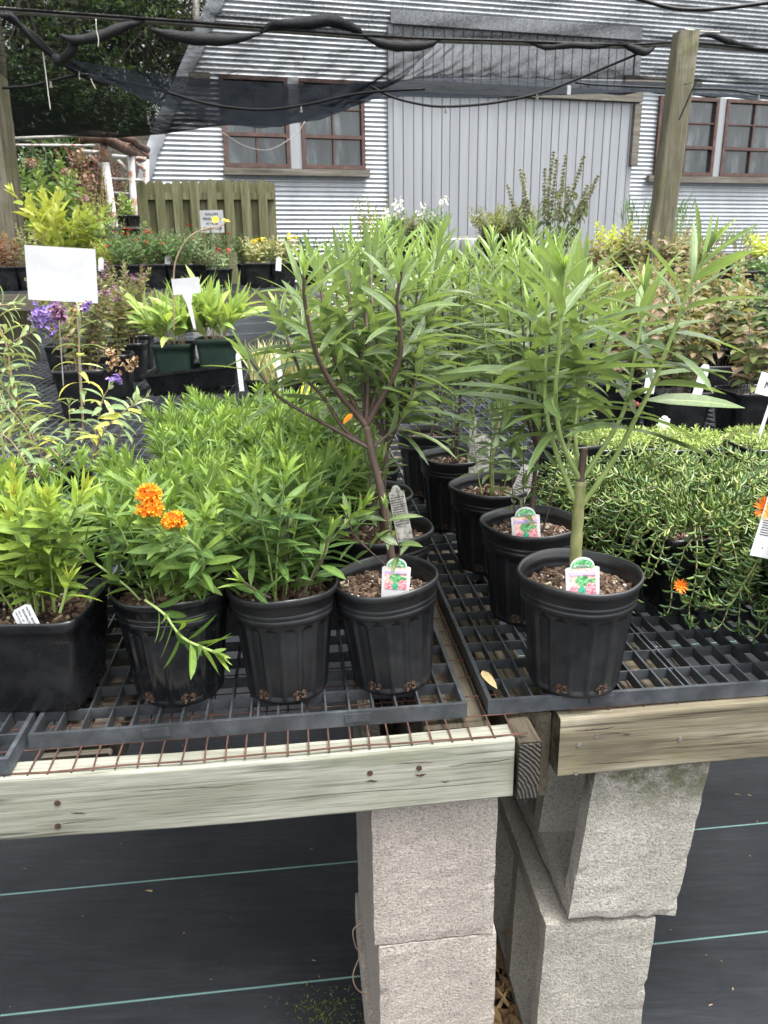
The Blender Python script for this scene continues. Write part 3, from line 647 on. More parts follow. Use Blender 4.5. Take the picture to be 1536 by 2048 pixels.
# plastic bench-top grids
def grid_mesh(w, d, nx, ny, e=.0013):
    b = MB(); h = .022
    for (x0, x1, y0, y1) in ((0, w, 0, .006), (0, w, d-.006, d), (0, .006, .006, d-.006), (w-.006, w, .006, d-.006)): b.box(x0, x1, y0, y1, -h, 0)
    for i in range(1, nx):
        x = w*i/nx
        for dx in ((-.005, .005) if i in (nx//2,) else (0,)): b.box(x+dx-e, x+dx+e, .0061, d-.0061, -h*.75, -.0006)
    for j in range(1, ny):
        y = d*j/ny; b.box(.0061, w-.0061, y-e, y+e, -h*.78, -.0012-.0003)
    for x in (w*.28, w*.74): b.box(x-.018, x+.018, -.0016, .0, -h*.72, -.003)
    return b.mesh('bench_grid', M['grate'])
GM = grid_mesh(.58, 1.17, 18, 20); GMF = grid_mesh(.58, 1.17, 13, 13, .0022)
def grids(root, x0, cols, rows, sgn, side, y0=.085):
    for r in range(rows):
        for c in range(cols):
            o = bpy.data.objects.new('bench_grid', GM if r == 0 else GMF); COL.objects.link(o)
            x = x0+sgn*(c+(1 if sgn < 0 else 0))*.588; y = y0+r*1.178
            if side == 'left' and c > 0 and r == 0: y -= .03+.02*c
            o.location = loc(root, x, y, ZT_); o.rotation_euler = (0, 0, root.rotation_euler.z+G(0, .003))
            col_ = ['nearest the gap', 'second from the gap', 'third from the gap', 'fourth from the gap', 'farthest from the gap'][c]
            row_ = ['front row', 'second row back', 'third row back', 'fourth row back'][r]
            tag(o, f'plastic grid on the {side} bench, {row_}, {col_}', 'bench grid', 'plastic grids on the bench tops')
grids(BL, -.045+.0, 4, 4, -1, 'left', .055)
grids(BR, -.10, 5, 4, 1, 'right', .014)
# piers of hollow blocks
bm1 = block_mesh('concrete_block', .178, .37, .252, 'block_warm', 2, 4)
def pier_block(me, p, rot, label, group='concrete blocks holding up the benches'):
    o = bpy.data.objects.new('concrete_block', me); COL.objects.link(o); o.location = p; o.rotation_euler = rot; tag(o, label, 'concrete block', group); return o
pl = at(871, 1750, Lc[1]-.0); px_ = float(pl[0])
blk = lambda dx, dy, z: (px_+dx-sin(a6)*(.185+dy), .905+cos(a6)*(.185+dy), z)
pier_block(bm1, blk(.0, .0, .3545), (0, 0, a6), 'warm grey hollow block directly under the pale front board, top of the left pier')
bm1b = block_mesh('concrete_block', .178, .37, .250, 'block_warm', 2, 9)
pier_block(bm1b, blk(.0035, .0, .1035), (0, 0, a6+.015), 'warm grey hollow block below the top one of the left pier')
bm1c = block_mesh('concrete_block', .19, .39, .10, 'block_warm', 2, 10)
pier_block(bm1c, blk(.0, -.004, .002), (0, 0, a6), 'low grey block on the ground at the foot of the left pier')
bm2 = block_mesh('concrete_block', .178, .36, .288, 'block_moss', 0, 21)
bm3 = block_mesh('concrete_block', .180, .36, .312, 'block', 0, 22)
q = at(1300, 1700, 1.0)
pier_block(bm2, (.345, 1.155, .316), (radians(-1), radians(6), radians(6.5)), 'grey hollow block with mossy top edge tilted under the right bench board')
pier_block(bm3, (.310, 1.155, .000), (radians(0), radians(1.5), radians(5)), 'grey hollow block with open mossy side below the tilted one')
# litter between the piers and scraps on the fabric
lt = MB()
for i in range(260):
    x, y = U(.16, .26), U(.85, 1.5); lt.leaf((x, y, .005+U(0, .02)), (G(0, 1), G(0, 1), G(0, .15)), (G(0, .3), G(0, .3), 1), U(.02, .06), U(.006, .02), U(-.6, .9), .3, U(0, .7))
tag(lt.build('leaf_litter', 'lf_fall'), 'brown dead leaf litter on the ground between the block piers', 'leaf litter', kind='stuff')
lt = MB()
for px, py, s_ in ((290, 1781, .022), (420, 1958, .006), (240, 1687, .006), (162, 1833, .006), (620, 1698, .008), (900, 1680, .012), (1470, 1588, .02), (1410, 1910, .006), (1440, 1920, .006), (480, 1668, .005), (45, 1738, .01), (1340, 1860, .006)):
    p = gz(px, py, .003); lt.leaf(p, (1, G(0, .4), 0), (0, .2, 1), s_, s_*.25, .5, .2, U(.6, 1))
for i in range(70):
    x, y = U(-1.0, 1.3), U(.85, 2.0); lt.leaf((x, y, .003), (G(0, 1), G(0, 1), 0), (0, .1, 1), U(.003, .012), U(.001, .003), .3, .2, U(.3, 1))
tag(lt.build('leaf_scraps', 'lf_fall'), 'tiny pale scraps scattered on the black ground fabric', 'scraps', kind='stuff')
lt = MB()
for i in range(320):
    p = gz(650+G(0, 45), 2020+G(0, 28), .002); lt.leaf(p, (G(0, 1), G(0, 1), .6), (0, .1, 1), U(.003, .008), U(.001, .003), .3, .2, U(0, .3))
tag(lt.build('moss_patch', 'lf_fern'), 'faint olive moss and weeds on the ground fabric beside the left pier', 'moss', kind='stuff')
lt = MB(); p = gz(965, 1345, ZT_); lt.leaf((p[0], p[1], ZT_+.003), np.array(gz(975, 1380, ZT_)-gz(942, 1322, ZT_)), (0, -.3, 1), .046, .014, .25, .25, .95)
tag(lt.build('dry_leaf', 'lf_fall', None), 'dry tan leaf lying across the gap between the two benches', 'leaf')
lt = MB(); P = smoothcurve([at(x, y, 1.02) for x, y in ((722, 1845), (706, 1862), (712, 1895), (722, 1905), (706, 1950), (716, 1980), (745, 1992))], 6); lt.tube(P, .0011, 5)
tag(lt.build('dry_vine', 'stem_tan'), 'thin dry brown tendril curling beside the left block pier', 'tendril')

# ------------------------------------------------------------------ pots
def lathe(prof_, k, rad=None):
    b = MB(); V = []; n_ = len(prof_)
    for (r, z, fl) in prof_:
        for j in range(k):
            t = 2*pi*j/k; rr = r-(fl(t) if fl else 0)
            if rad: rr *= rad(t)
            V.append((rr*cos(t), rr*sin(t), z))
    Fc = [(i*k+j, i*k+(j+1) % k, (i+1)*k+(j+1) % k, (i+1)*k+j) for i in range(n_-1) for j in range(k)]
    b.add(V, Fc); return b
def round_pot(mat, name='pot', fluted=True, R=.0855, Hh=.168, seed=0):
    rs = random.Random(seed); NP = 16
    def fl(z):
        h = z/Hh
        def f(t):
            ph = (t*NP/(2*pi)) % 1.0; x = abs(ph-.5)*2
            top = .735-.045*(x/.8)**2 if x < .8 else .0
            if not (x < .80 and .05 < h): return 0
            e = min((.80-x)/.14, (top-h)/.016); e = max(0, min(1, e)); return .0030*e
        return f if fluted else None
    P = [(.0, .003, None), (R*.66, .003, None), (R*.70, 0, None), (R*.735, .004, None)]
    for i in range(34):
        z = .006+(Hh*.745-.006)*i/33; P.append((R*(.737+.150*(z/Hh)/.745), z, fl(z)))
    P += [(R*.905, Hh*.755, None), (R*.93, Hh*.765, None), (R*.932, Hh*.80, None), (R*.918, Hh*.808, None), (R*.935, Hh*.818, None), (R*.937, Hh*.845, None), (R*.925, Hh*.852, None), (R*.945, Hh*.862, None), (R*.955, Hh*.93, None),
          (R*.985, Hh*.937, None), (R, Hh*.955, None), (R*1.0, Hh*.985, None), (R*.985, Hh, None), (R*.955, Hh*.995, None), (R*.945, Hh*.965, None), (R*.915, Hh*.94, None), (R*.905, Hh*.90, None), (R*.915, Hh*.89, None), (R*.90, Hh*.87, None), (R*.895, Hh*.82, None), (R*.86, Hh*.70, None), (R*.0, Hh*.70, None)]
    b = lathe(P, 192)
    V = b.V[0]; a = np.arctan2(V[:, 1], V[:, 0]); k = (V[:, 2]/Hh)**3      # rim a touch out of round
    s1, s2 = rs.uniform(-.012, .012), rs.uniform(0, 6); f = 1+k*(s1*np.cos(2*a+s2)+.004*np.sin(5*a+s2)+.003*np.sin(11*a))
    V[:, 0] *= f; V[:, 1] *= f; V[:, 2] += k*.0018*np.sin(3*a+s2*2)
    return b.mesh(name, M[mat], True)
def square_pot(mat, w=.09, Hh=.17, taper=.78, name='pot', p=7):
    rad = lambda t: 1/((abs(cos(t))**p+abs(sin(t))**p)**(1/p))
    P = [(0, .002, None), (w*taper, .002, None), (w*(taper+.01), .006, None)]+[(w*(taper+.01+(.97-taper-.01)*i/6), .006+(Hh-.02-.006)*i/6, None) for i in range(1, 7)]
    P += [(w*1.0, Hh-.019, None), (w*1.01, Hh-.003, None), (w*.995, Hh, None), (w*.965, Hh-.001, None), (w*.95, Hh-.02, None), (w*.92, Hh*.78, None), (0, Hh*.78, None)]
    b = lathe(P, 64, rad); V = b.V[0]; c, s = cos(pi/4), sin(pi/4)
    b.V[0] = V; return b.mesh(name, M[mat], True)
POT = [round_pot('black', seed=s) for s in (1, 2, 3)]
POTG = round_pot('gloss', fluted=True, seed=5)
SQ = square_pot('black_far'); SQG = square_pot('green_pot', .075, .15); SQS = square_pot('black_far', .062, .115)
def hole_mesh():
    b = MB(); k = 12
    for i in range(40):
        a, r = U(0, 6.28), .0085*math.sqrt(random.random()); blob(b, (r*cos(a), G(0, .0012), r*sin(a)*.9), U(.0008, .0022), 6, U(0, .3), (1, .5, 1))
    V = [(0, .0012, 0)]+[(.0105*cos(2*pi*i/k), .0012+.0004*(i % 2), .0095*sin(2*pi*i/k)) for i in range(k)]
    b.add(V, [(0, i+1, (i+1) % k+1) for i in range(k)], np.array([0., .5, .5])); return b.mesh('drain_hole', M['soil'])
HOLE = hole_mesh()
def soil_mesh(R, n=420, seed=0, square=False):
    rs = random.Random(seed); b = MB(); k = 40; V = [(0, 0, 0)]; Fc = []
    for i in range(1, 9):
        for j in range(k):
            t = 2*pi*j/k; q_ = 1/((abs(cos(t))**8+abs(sin(t))**8)**(1/8)) if square else 1
            r = R*i/8*q_; V.append((r*cos(t), r*sin(t), rs.gauss(0, .0015)))
    Fc = [(0, 1+j, 1+(j+1) % k) for j in range(k)]+[(1+(i-1)*k+j, 1+i*k+j, 1+i*k+(j+1) % k, 1+(i-1)*k+(j+1) % k) for i in range(1, 8) for j in range(k)]
    b.add(V, Fc, np.array([.1, .5, .5]))
    for i in range(n):
        t = rs.uniform(0, 2*pi); r = R*.97*math.sqrt(rs.random()); q_ = 1/((abs(cos(t))**8+abs(sin(t))**8)**(1/8)) if square else 1
        L_, w_2, h_ = rs.uniform(.002, .010), rs.uniform(.0015, .0045), rs.uniform(.0008, .0025); tint = rs.choice([.2, .35, .5, .6, .7, .45, .9 if rs.random() < .5 else .3])+rs.uniform(-.08, .08)
        if rs.random() < .09: L_ = w_2 = h_ = rs.uniform(.0012, .0024); tint = 1.0
        E = Matrix.Rotation(rs.uniform(0, 6), 3, 'Z') @ Matrix.Rotation(rs.gauss(0, .35), 3, 'X') @ Matrix.Rotation(rs.gauss(0, .35), 3, 'Y')
        V = np.array([(x*rs.uniform(.6, 1), y*rs.uniform(.6, 1), z) for x in (-L_, L_) for y in (-w_2, w_2) for z in (-h_, h_)]) @ np.array(E).T + [r*q_*cos(t), r*q_*sin(t), .001+rs.uniform(0, .004)]
        b.add(V, [(0, 1, 3, 2), (4, 6, 7, 5), (0, 4, 5, 1), (2, 3, 7, 6), (0, 2, 6, 4), (1, 5, 7, 3)], np.array([min(1, max(0, tint)), .5, .5]))
    return b.mesh('soil', M['soil'])
SOIL = [soil_mesh(.0765, 520, s) for s in (1, 2)]; SOILS = soil_mesh(.082, 260, 3, True)
def potted(name, base, label, cat, group, pot=None, soil=None, sc=1.0, rz=None, tilt=(0, 0), soilz=.138, holes=True):
    r = thing(name, base, label, cat, group); rz = U(0, 6.28) if rz is None else rz
    pot = pot or random.choice(POT); sq = pot in (SQ, SQG, SQS)
    po = use(pot, 'pot', r, rot=(tilt[0], tilt[1], rz), sc=(sc if np.ndim(sc) == 0 else sc[0],)*2+((sc if np.ndim(sc) == 0 else sc[1]),))
    s1 = sc if np.ndim(sc) == 0 else sc[0]; s2 = sc if np.ndim(sc) == 0 else sc[1]
    so_ = use(soil or (SOILS if sq else random.choice(SOIL)), 'soil', r, (tilt[1]*soilz, -tilt[0]*soilz, soilz*s2), (tilt[0], tilt[1], 0 if sq else U(0, 6)), (s1*.98 if not sq else s1*(.98 if pot is SQ else .8),)*2+(1,))
    if sq: so_.rotation_euler.z = rz
    if holes and not sq:
        for a in (-1.15, -2.05):
            x, y = .0635*s1*cos(a), .0635*s1*sin(a); use(HOLE, 'drain_hole', r, (x, y, .0135), (radians(6), 0, a+pi/2))
    return r
# plant tags
def arch_outline(w, h, hs_, lobe):
    """tag outline: straight sides, small shoulders, round lobe on top"""
    P = [(-w/2, 0), (w/2, 0), (w/2, hs_*.96), (w*.42, hs_)]
    for i in range(13):
        t = pi*i/12; P.append((lobe*cos(t), hs_+(h-hs_)*sin(t)*1.0))
    P += [(-w*.42, hs_), (-w/2, hs_*.96)]; return P
def slab(b, P, y0, y1):
    n_ = len(P); V = [(x, y0, z) for x, z in P]+[(x, y1, z) for x, z in P]
    b.add(V, [tuple(range(n_)), tuple(range(2*n_-1, n_-1, -1))]+[(i, i+n_, (i+1) % n_+n_, (i+1) % n_) for i in range(n_)])
def text(s, size, x, y, z, root, mat='ink', name='lettering', rot=(pi/2, 0, 0), align='CENTER', bold=0):
    c = bpy.data.curves.new(name, 'FONT'); c.body = s; c.size = size; c.align_x = align; c.align_y = 'CENTER'; c.offset = bold; c.extrude = .00002
    t_ = bpy.data.objects.new('t', c); me = bpy.data.meshes.new_from_object(t_); bpy.data.objects.remove(t_); me.materials.clear(); me.materials.append(M[mat])
    o = bpy.data.objects.new(name, me); COL.objects.link(o); o.parent = root; o.location = (x, y, z); o.rotation_euler = rot; return o
def picture_tag(px, py, Y, wpx, label, lean=-.22, yaw=0, roll=0, group='printed plant tags with pink flowers'):
    """px,py: bottom centre; white tag printed with a flower picture"""
    p = at(px, py, Y); w = wpx*Y/1500.; k = w/.05*.93; p = p+[0, 0, .009*k]
    r = thing('plant_tag', p, label, 'plant tag', group); r.rotation_euler = (lean, roll, yaw)
    P = arch_outline(.05, .056, .041, .018); P = [(x*k, z*k) for x, z in P]; P = [(P[0][0]*.96, -.035*k), (P[1][0]*.96, -.035*k)]+P[2:]
    b = MB(); slab(b, P, 0, .0006); b.build('card', 'whitetag', r, False)
    def pr(nm, mt, Q, d): b = MB(); slab(b, [(x*k, z*k) for x, z in Q], -.0003*d, -.00001); return b.build(nm, mt, r, False)
    pr('flower_print', 'salmon_print', [(-.0195, .0), (.0195, .0), (.0195, .0395), (-.0195, .0395)], 1)
    pr('flower_print', 'pink_print', [(.003, .0), (.0192, .0), (.0192, .014), (.012, .017), (.004, .012)], 2)
    pr('flower_print', 'pink_print', [(-.0192, -.0), (-.005, .0), (-.006, .009), (-.012, .013), (-.0192, .010)], 2)
    pr('leaf_print', 'green_print', [(-.012, .021), (-.003, .011), (.0, .013), (.005, .012), (.012, .022), (.004, .0275), (-.006, .0275)], 3)
    pr('leaf_print', 'teal_print', [(-.004, .0), (.003, .0), (.005, .007), (.001, .012), (-.004, .011), (-.007, .006)], 3)
    pr('leaf_print', 'green_print', [(.006, .019), (.0192, .016), (.0192, .023), (.012, .022)], 3)
    pr('purple_band', 'purple_band', [(-.0195, .0285), (.0195, .0285), (.0195, .0335), (-.0195, .0335)], 4)
    pr('leaf_print', 'green_print', [(x*.93, .0395+(z-.041)*.9) for x, z in arch_outline(.05, .056, .041, .018)[4:17]], 3)
    pr('name_strip', 'whitetag', [(-.013, .0415), (.010, .0415), (.010, .0440), (-.013, .0440)], 5)
    text('PERENNIAL', .0034*k, -.001*k, -.0019, .0427*k, r, bold=.00004); text('FULL SUN', .0033*k, .011*k, -.0019, .0268*k, r, bold=.00004)
    text('Swamp Milkweed', .0038*k, .002*k, -.0019, .0310*k, r, 'whitetag', bold=.00003)
    return r
def plain_tag(px, py, Y, wpx, hpx, label, mat='dirtytag', lean=-.15, roll=.2, lines=0, lobe=True, group='white plant tags stuck in pots'):
    p = at(px, py, Y); k = Y/1500.; w, h = wpx*k, hpx*k; r = thing('plant_tag', p, label, 'plant tag', group); r.rotation_euler = (lean, roll, 0)
    b = MB(); P = arch_outline(w, h, h*.86, w*.3) if lobe else [(-w/2, 0), (w/2, 0), (w/2, h*.85), (w*.3, h), (-w*.3, h), (-w/2, h*.85)]
    slab(b, [(P[0][0], -.03), (P[1][0], -.03)]+P[2:], 0, .0006); b.build('card', mat, r, False)
    if lines:
        b = MB()
        for i in range(lines):
            z = h*(.08+.68*i/lines)
            x = -w*.42
            while x < w*.36:
                L_ = U(.04, .16)*w; b.box(x, min(x+L_, w*.42), -.0004, -.0001, z, z+h*.022); x += L_+w*.03
        b.build('print', 'ink', r, False)
    return r

# ------------------------------------------------------------------ tall swamp milkweed
GM_ = 'tall milkweed plants in black pots'
def branch3(pts, Y0, dY=0, start=None):
    """pixel polyline -> points at growing depth offset"""
    n_ = len(pts); P = [at(x, y, Y0+dY*i/(n_-1)) for i, (x, y) in enumerate(pts)]
    if start is not None: P[0] = np.array(start)
    return smoothcurve(P, 6)
def tall(root, trunks, branches, mat_t, mat_s, leafL=.108, leafW=.0145, gap=.0165, lm='lf_mw', tint=(.05, .55), elev=68, start=.22):
    lf = MB(); st = MB(); tr = MB()
    for C, r0, r1 in trunks: tr.tube(C, np.linspace(r0, r1, len(C))*(1+.06*np.sin(np.arange(len(C))*1.9)), 12)
    tr.build('main_stem', mat_t, root, smooth=True)
    for br in branches:
        C, r0 = br[0], br[1]; kw = dict(start=start, gap=gap, L=leafL, Wd=leafW, elev=elev, tip_elev=24, droop=.55, mode='opp', tint=tint, tiptint=.88, shrink=.42, tipL=.42, grow=.8)
        if len(br) > 2: kw.update(br[2])
        st.tube(C, np.linspace(r0, r0*.45, len(C)), 8, cap=False); leafy(lf, C, **kw)
    st.build('branches', mat_s, root, smooth=True); lf.build('foliage', lm, root, smooth=True)
# front left
pb = np.array([.010, 1.020, ZT_])
r = potted('potted_milkweed', pb, 'tall brown stemmed milkweed with branching leafy top, front row of the left bench', 'potted plant', GM_, POT[0], sc=(.90, .96), tilt=(0, radians(-4)), rz=0)
T1 = branch3([(786, 1140), (768, 1010), (744, 910), (733, 852)], 1.02, .01); T2 = branch3([(793, 1140), (772, 1050), (756, 960), (742, 890)], 1.05, .0)
nd = T1[-1]; lo = T1[int(len(T1)*.72)]
B = [(branch3([(743, 845), (796, 729), (798, 638), (793, 603), (803, 543)], 1.03, -.03, nd), .0042),
     (branch3([(733, 852), (666, 771), (631, 701), (610, 606), (608, 545)], 1.03, -.05, nd), .0042),
     (branch3([(735, 850), (690, 770), (655, 670), (642, 580), (630, 530)], 1.04, .06, nd), .0035),
     (branch3([(733, 905), (645, 845), (571, 803), (540, 775), (497, 715)], 1.03, -.04, lo), .0030, dict(gap=.024, start=.4)),
     (branch3([(738, 926), (687, 856), (645, 793), (603, 747), (571, 666), (559, 622)], 1.03, .05, lo), .0032, dict(start=.4)),
     (branch3([(733, 842), (736, 736), (732, 640), (726, 580)], 1.04, .04, nd), .0035),
     (branch3([(733, 842), (720, 720), (700, 620), (697, 520)], 1.04, .12, nd), .0035),
     (branch3([(740, 850), (760, 740), (748, 640), (742, 560), (750, 500)], 1.04, .10, nd), .0035),
     (branch3([(745, 895), (800, 845), (828, 780), (838, 720)], 1.04, .03, lo), .0026),
     (branch3([(782, 1085), (776, 1050), (772, 1015)], 1.01, -.01), .0014, dict(L=.05, Wd=.012, gap=.02, start=.3)),
     (branch3([(770, 1130), (712, 1074), (698, 1040), (694, 1025)], 1.0, -.03), .0014, dict(L=.055, Wd=.012, gap=.02, start=.3)),
     (branch3([(790, 1130), (800, 1100), (790, 1075)], .99, -.02), .0014, dict(L=.045, Wd=.012, gap=.02, start=.3))]
tall(r, [(T1, .0060, .0046), (T2, .0036, .0028)], B, 'stem_brown', 'stem_brown')
lf = MB(); lf.leaf(at(705, 828, 1.0), (-.6, -.3, -.5), (0, -.5, .8), .018, .009, .3, .3, .5); lf.build('withered_leaf', 'fl_orange', r)
# front right
pb = np.array([.271, 1.010, ZT_])
r = potted('potted_milkweed', pb, 'tall milkweed with thick green stem and cut stub, front pot of the right bench', 'potted plant', GM_, POT[1], sc=1.0)
T1 = branch3([(1151, 1175), (1152, 1100), (1157, 1020), (1161, 962)], 1.015, .0); n1 = T1[int(len(T1)*.66)]; n2 = T1[-1]
stub = branch3([(1161, 962), (1165, 925), (1168, 897)], 1.015, 0)
TL = dict(L=.145, Wd=.0205, gap=.0235, elev=74, droop=.35, grow=.9)
B = [(branch3([(1146, 1018), (1111, 901), (1091, 808), (1093, 692), (1097, 598), (1098, 560)], 1.01, .04, n1), .0035, dict(TL, start=.36)),
     (branch3([(1169, 1018), (1227, 920), (1270, 839), (1309, 761), (1351, 653), (1382, 567), (1413, 505)], 1.01, -.06, n1), .0038, dict(TL, start=.36)),
     (branch3([(1159, 955), (1208, 893), (1247, 823), (1262, 754), (1278, 668), (1289, 587)], 1.01, .02, n2), .0036, dict(TL, start=.34, gap=.028)),
     (branch3([(1153, 952), (1122, 878), (1111, 789), (1118, 692), (1126, 575), (1128, 545)], 1.01, -.05, n2), .0035, dict(TL, start=.30)),
     (branch3([(1165, 960), (1150, 860), (1158, 760), (1150, 650), (1163, 560)], 1.02, .12, n2), .0032, dict(TL, start=.35))]
tall(r, [(T1, .0088, .0074)], B, 'stem_trunk', 'stem_green', tint=(.05, .45))
b = MB(); b.tube(stub, [.0062, .0056, .0052, .0050]+[.0050]*(len(stub)-4), 10); b.build('cut_stub', 'stem_brown', r)
b = MB(); b.tube([stub[-1], stub[-1]+(stub[-1]-stub[-2])*.1], .0040, 10); b.build('cut_end', 'stem_tan', r)
b = MB()
for i in range(16): blob(b, at(1270, 812, 1.04)+np.array([G(0, .006), G(0, .004), abs(G(0, .003))]), .0026, 6, U(0, 1))
b.build('flower_buds', 'fl_pink', r)
def auto_tall(name, base, label, tips, matt='stem_brown', mats='stem_brown', fork=.35, r0=.0048, pot=0, extra=(), **kw):
    r = potted('potted_milkweed', base, label, 'potted plant', GM_, POT[pot]); b0 = np.array([base[0], base[1], ZT_+.14]); br = []; tr = []
    P = [at(x, y, Y) for x, y, Y in tips]; mid = np.mean(P, axis=0); fk = b0+(mid-b0)*fork
    C = smoothcurve([b0, (b0+fk)/2+[G(0, .006), G(0, .006), 0], fk], 6); tr.append((C, r0, r0*.7))
    for p in P:
        m1 = fk+(p-fk)*.45; m1[:2] += (p[:2]-fk[:2])*.15
        br.append((smoothcurve([fk, m1, p], 7), r0*.55))
    for _ in range(3):
        a = U(0, 6.28); br.append((smoothcurve([b0+[.02*cos(a), .02*sin(a), 0], b0+[.035*cos(a), .035*sin(a), .07], b0+[.045*cos(a), .05*sin(a), U(.12, .2)]], 6), .0013, dict(L=.05, Wd=.012, gap=.022, start=.3)))
    k = dict(tint=(.05, .6), start=.15); k.update(kw); tall(r, tr, br, matt, mats, **k); return r
auto_tall('m', (.245, 1.235, ZT_), 'milkweed with red brown stem just behind the front pot of the right bench', [(1080, 520, 1.26), (1040, 540, 1.22), (1115, 500, 1.3), (1010, 590, 1.2), (1180, 560, 1.28), (1230, 640, 1.3), (1060, 620, 1.15)], pot=2)
auto_tall('m', (.212, 1.465, ZT_), 'milkweed with slender green brown stem, third pot back on the right bench', [(985, 505, 1.45), (1025, 500, 1.5), (960, 540, 1.42), (1100, 520, 1.5), (1065, 470, 1.55)], 'stem_trunk', 'stem_green', pot=0)
auto_tall('m', (.165, 1.72, ZT_), 'milkweed with forked brown stem, fourth pot back on the right bench', [(870, 500, 1.7), (905, 520, 1.68), (940, 510, 1.72), (985, 480, 1.75), (920, 560, 1.65), (1010, 540, 1.8)], pot=1)
auto_tall('m', (.12, 1.99, ZT_), 'milkweed with several thin stems, far end of the row beside the gap', [(850, 480, 2.0), (880, 460, 2.05), (1000, 520, 2.0), (930, 530, 1.95), (1060, 550, 2.05)], pot=2, fork=.2)
auto_tall('m', (.45, 1.85, ZT_), 'milkweed in the back on the right bench, behind the ice plants', [(1150, 540, 1.85), (1200, 560, 1.85), (1240, 600, 1.8), (1110, 560, 1.9)], 'stem_trunk', 'stem_green', pot=0)
auto_tall('m', (-.004, 1.215, ZT_), 'milkweed with straight brown stem behind the front left milkweed, dirty tag in its pot', [(800, 500, 1.2), (840, 540, 1.2), (770, 470, 1.25), (860, 600, 1.2), (720, 520, 1.25), (690, 560, 1.2), (880, 480, 1.3)], pot=1)
auto_tall('m', (-.03, 1.42, ZT_), 'milkweed half hidden in the middle of the left bench', [(760, 490, 1.42), (830, 510, 1.4), (660, 520, 1.4), (700, 480, 1.45), (890, 560, 1.45)], pot=0)
auto_tall('m', (-.05, 1.62, ZT_), 'milkweed at the back of the row on the left bench', [(780, 500, 1.65), (640, 540, 1.6), (870, 520, 1.6), (590, 620, 1.55)], 'stem_trunk', 'stem_green', pot=2)
picture_tag(791, 1188, .985, 64, 'printed tag with pink flowers in the front left milkweed pot', -.12, .05, .07)
picture_tag(1165, 1199, .945, 76, 'printed tag with pink flowers in the front right milkweed pot', -.12, .0, -.05)
picture_tag(1053, 1088, 1.192, 64, 'half sunk printed tag with pink flowers in the second pot of the right row', -.15, .1, -.06)
plain_tag(806, 1055, 1.15, 32, 88, 'dirty white tag in the pot behind the front left milkweed', lines=12, roll=-.18)
plain_tag(958, 934, 1.64, 40, 66, 'dirty broad tag in the fourth pot of the right row', lines=10, roll=.06)
plain_tag(1035, 995, 1.40, 36, 78, 'dirty tag leaning right in the third pot of the right row', lines=10, roll=.42)
plain_tag(944, 905, 1.72, 14, 75, 'narrow tag beside the forked brown stem of the fourth pot', lines=0, lobe=False, roll=.03)

# ------------------------------------------------------------------ butterfly weed
GB = 'butterfly weed plants on the left bench'
BW = dict(start=.12, gap=.0058, L=.052, Wd=.0098, elev=62, tip_elev=30, droop=.25, mode='spiral', tint=(.05, .6), tiptint=.95, shrink=.35, tipL=.55, tips=9, grow=.8, fold=.3)
def weed(base, label, mat='lf_bw', n=13, h=.20, spread=.75, pot=None, sc=1.0, r0=.035, hid=True, potmesh=None, **kw):
    r = potted('potted_butterfly_weed', base, label, 'potted plant', GB, potmesh or random.choice(POT), sc=sc, rz=0 if potmesh is SQ else None)
    lf = MB(); st = MB(); k = dict(BW); k.update(kw)
    C = clump(lf, st, (base[0], base[1], ZT_+.13), n, h, spread, r0, .22, **k)
    st.build('stems', 'stem_green', r); lf.build('foliage', mat, r, smooth=True); return r, C
def flowerhead(root, c, r, n=46):
    b = MB(); c = np.array(c)
    for i in range(n):
        a, z = U(0, 6.28), U(-.35, 1); q = math.sqrt(max(0, 1-z*z)); d = np.array([q*cos(a), q*sin(a), z]); p = c+d*r*U(.75, 1)
        petals(b, p, d, 5, .0062, .0026, 40, (.5, 1), -.3); petals(b, p, -d+[0, 0, .3], 5, .0058, .0026, 75, (0, .4), .4)
    b.build('flower_head', 'fl_orange', root, smooth=True)
# front row
r, C = weed((-.480, .995, ZT_), 'yellow green butterfly weed in a square black pot, front left corner', 'lf_by', 15, .17, .8, potmesh=SQ, sc=(.88, .83), gap=.0065, L=.055, Wd=.012)
lf = MB(); st = MB()
for pts, Y in ((((120, 1225), (130, 1190), (135, 1165)), .93), (((60, 1240), (55, 1180), (45, 1110), (20, 1040)), .98), (((150, 1190), (150, 1130), (135, 1080), (100, 1020)), 1.03), (((110, 1200), (90, 1130), (85, 1060), (70, 1010)), 1.06)):
    C1 = branch3(list(pts), Y, 0); st.tube(C1, .002, 6); leafy(lf, C1, **dict(BW, gap=.007, L=.055, Wd=.0125, start=.3))
st.build('stems', 'stem_green', r); lf.build('foliage', 'lf_by', r, smooth=True)
r, C = weed((-.296, 1.0, ZT_), 'butterfly weed with two orange flower heads in a shiny black pot', 'lf_bw', 9, .18, .8, potmesh=POTG, sc=(.97, .97), tint=(.3, .8), Wd=.0115)
lf = MB(); st = MB()
for pts, Y, dy, m_ in ((((300, 1195), (340, 1130), (345, 1090), (300, 1035)), 1.0, -.115, 0), (((330, 1190), (400, 1150), (400, 1100), (348, 1060)), .97, -.085, 0),
                       (((290, 1200), (330, 1230), (365, 1275), (430, 1305)), .90, -.04, 1), (((300, 1190), (240, 1130), (210, 1060), (185, 1000)), 1.0, .02, 0),
                       (((280, 1200), (250, 1170), (170, 1110), (120, 1060)), .97, 0, 0), (((340, 1190), (420, 1160), (460, 1120), (470, 1060)), .97, 0, 0)):
    C1 = branch3(list(pts), Y, dy); st.tube(C1, .0016, 6); leafy(lf, C1, **dict(BW, gap=.0052, L=.052, Wd=.0125, start=.15, tint=(.25, .8)))
st.build('stems', 'stem_green', r); lf.build('foliage', 'lf_bw', r, smooth=True)
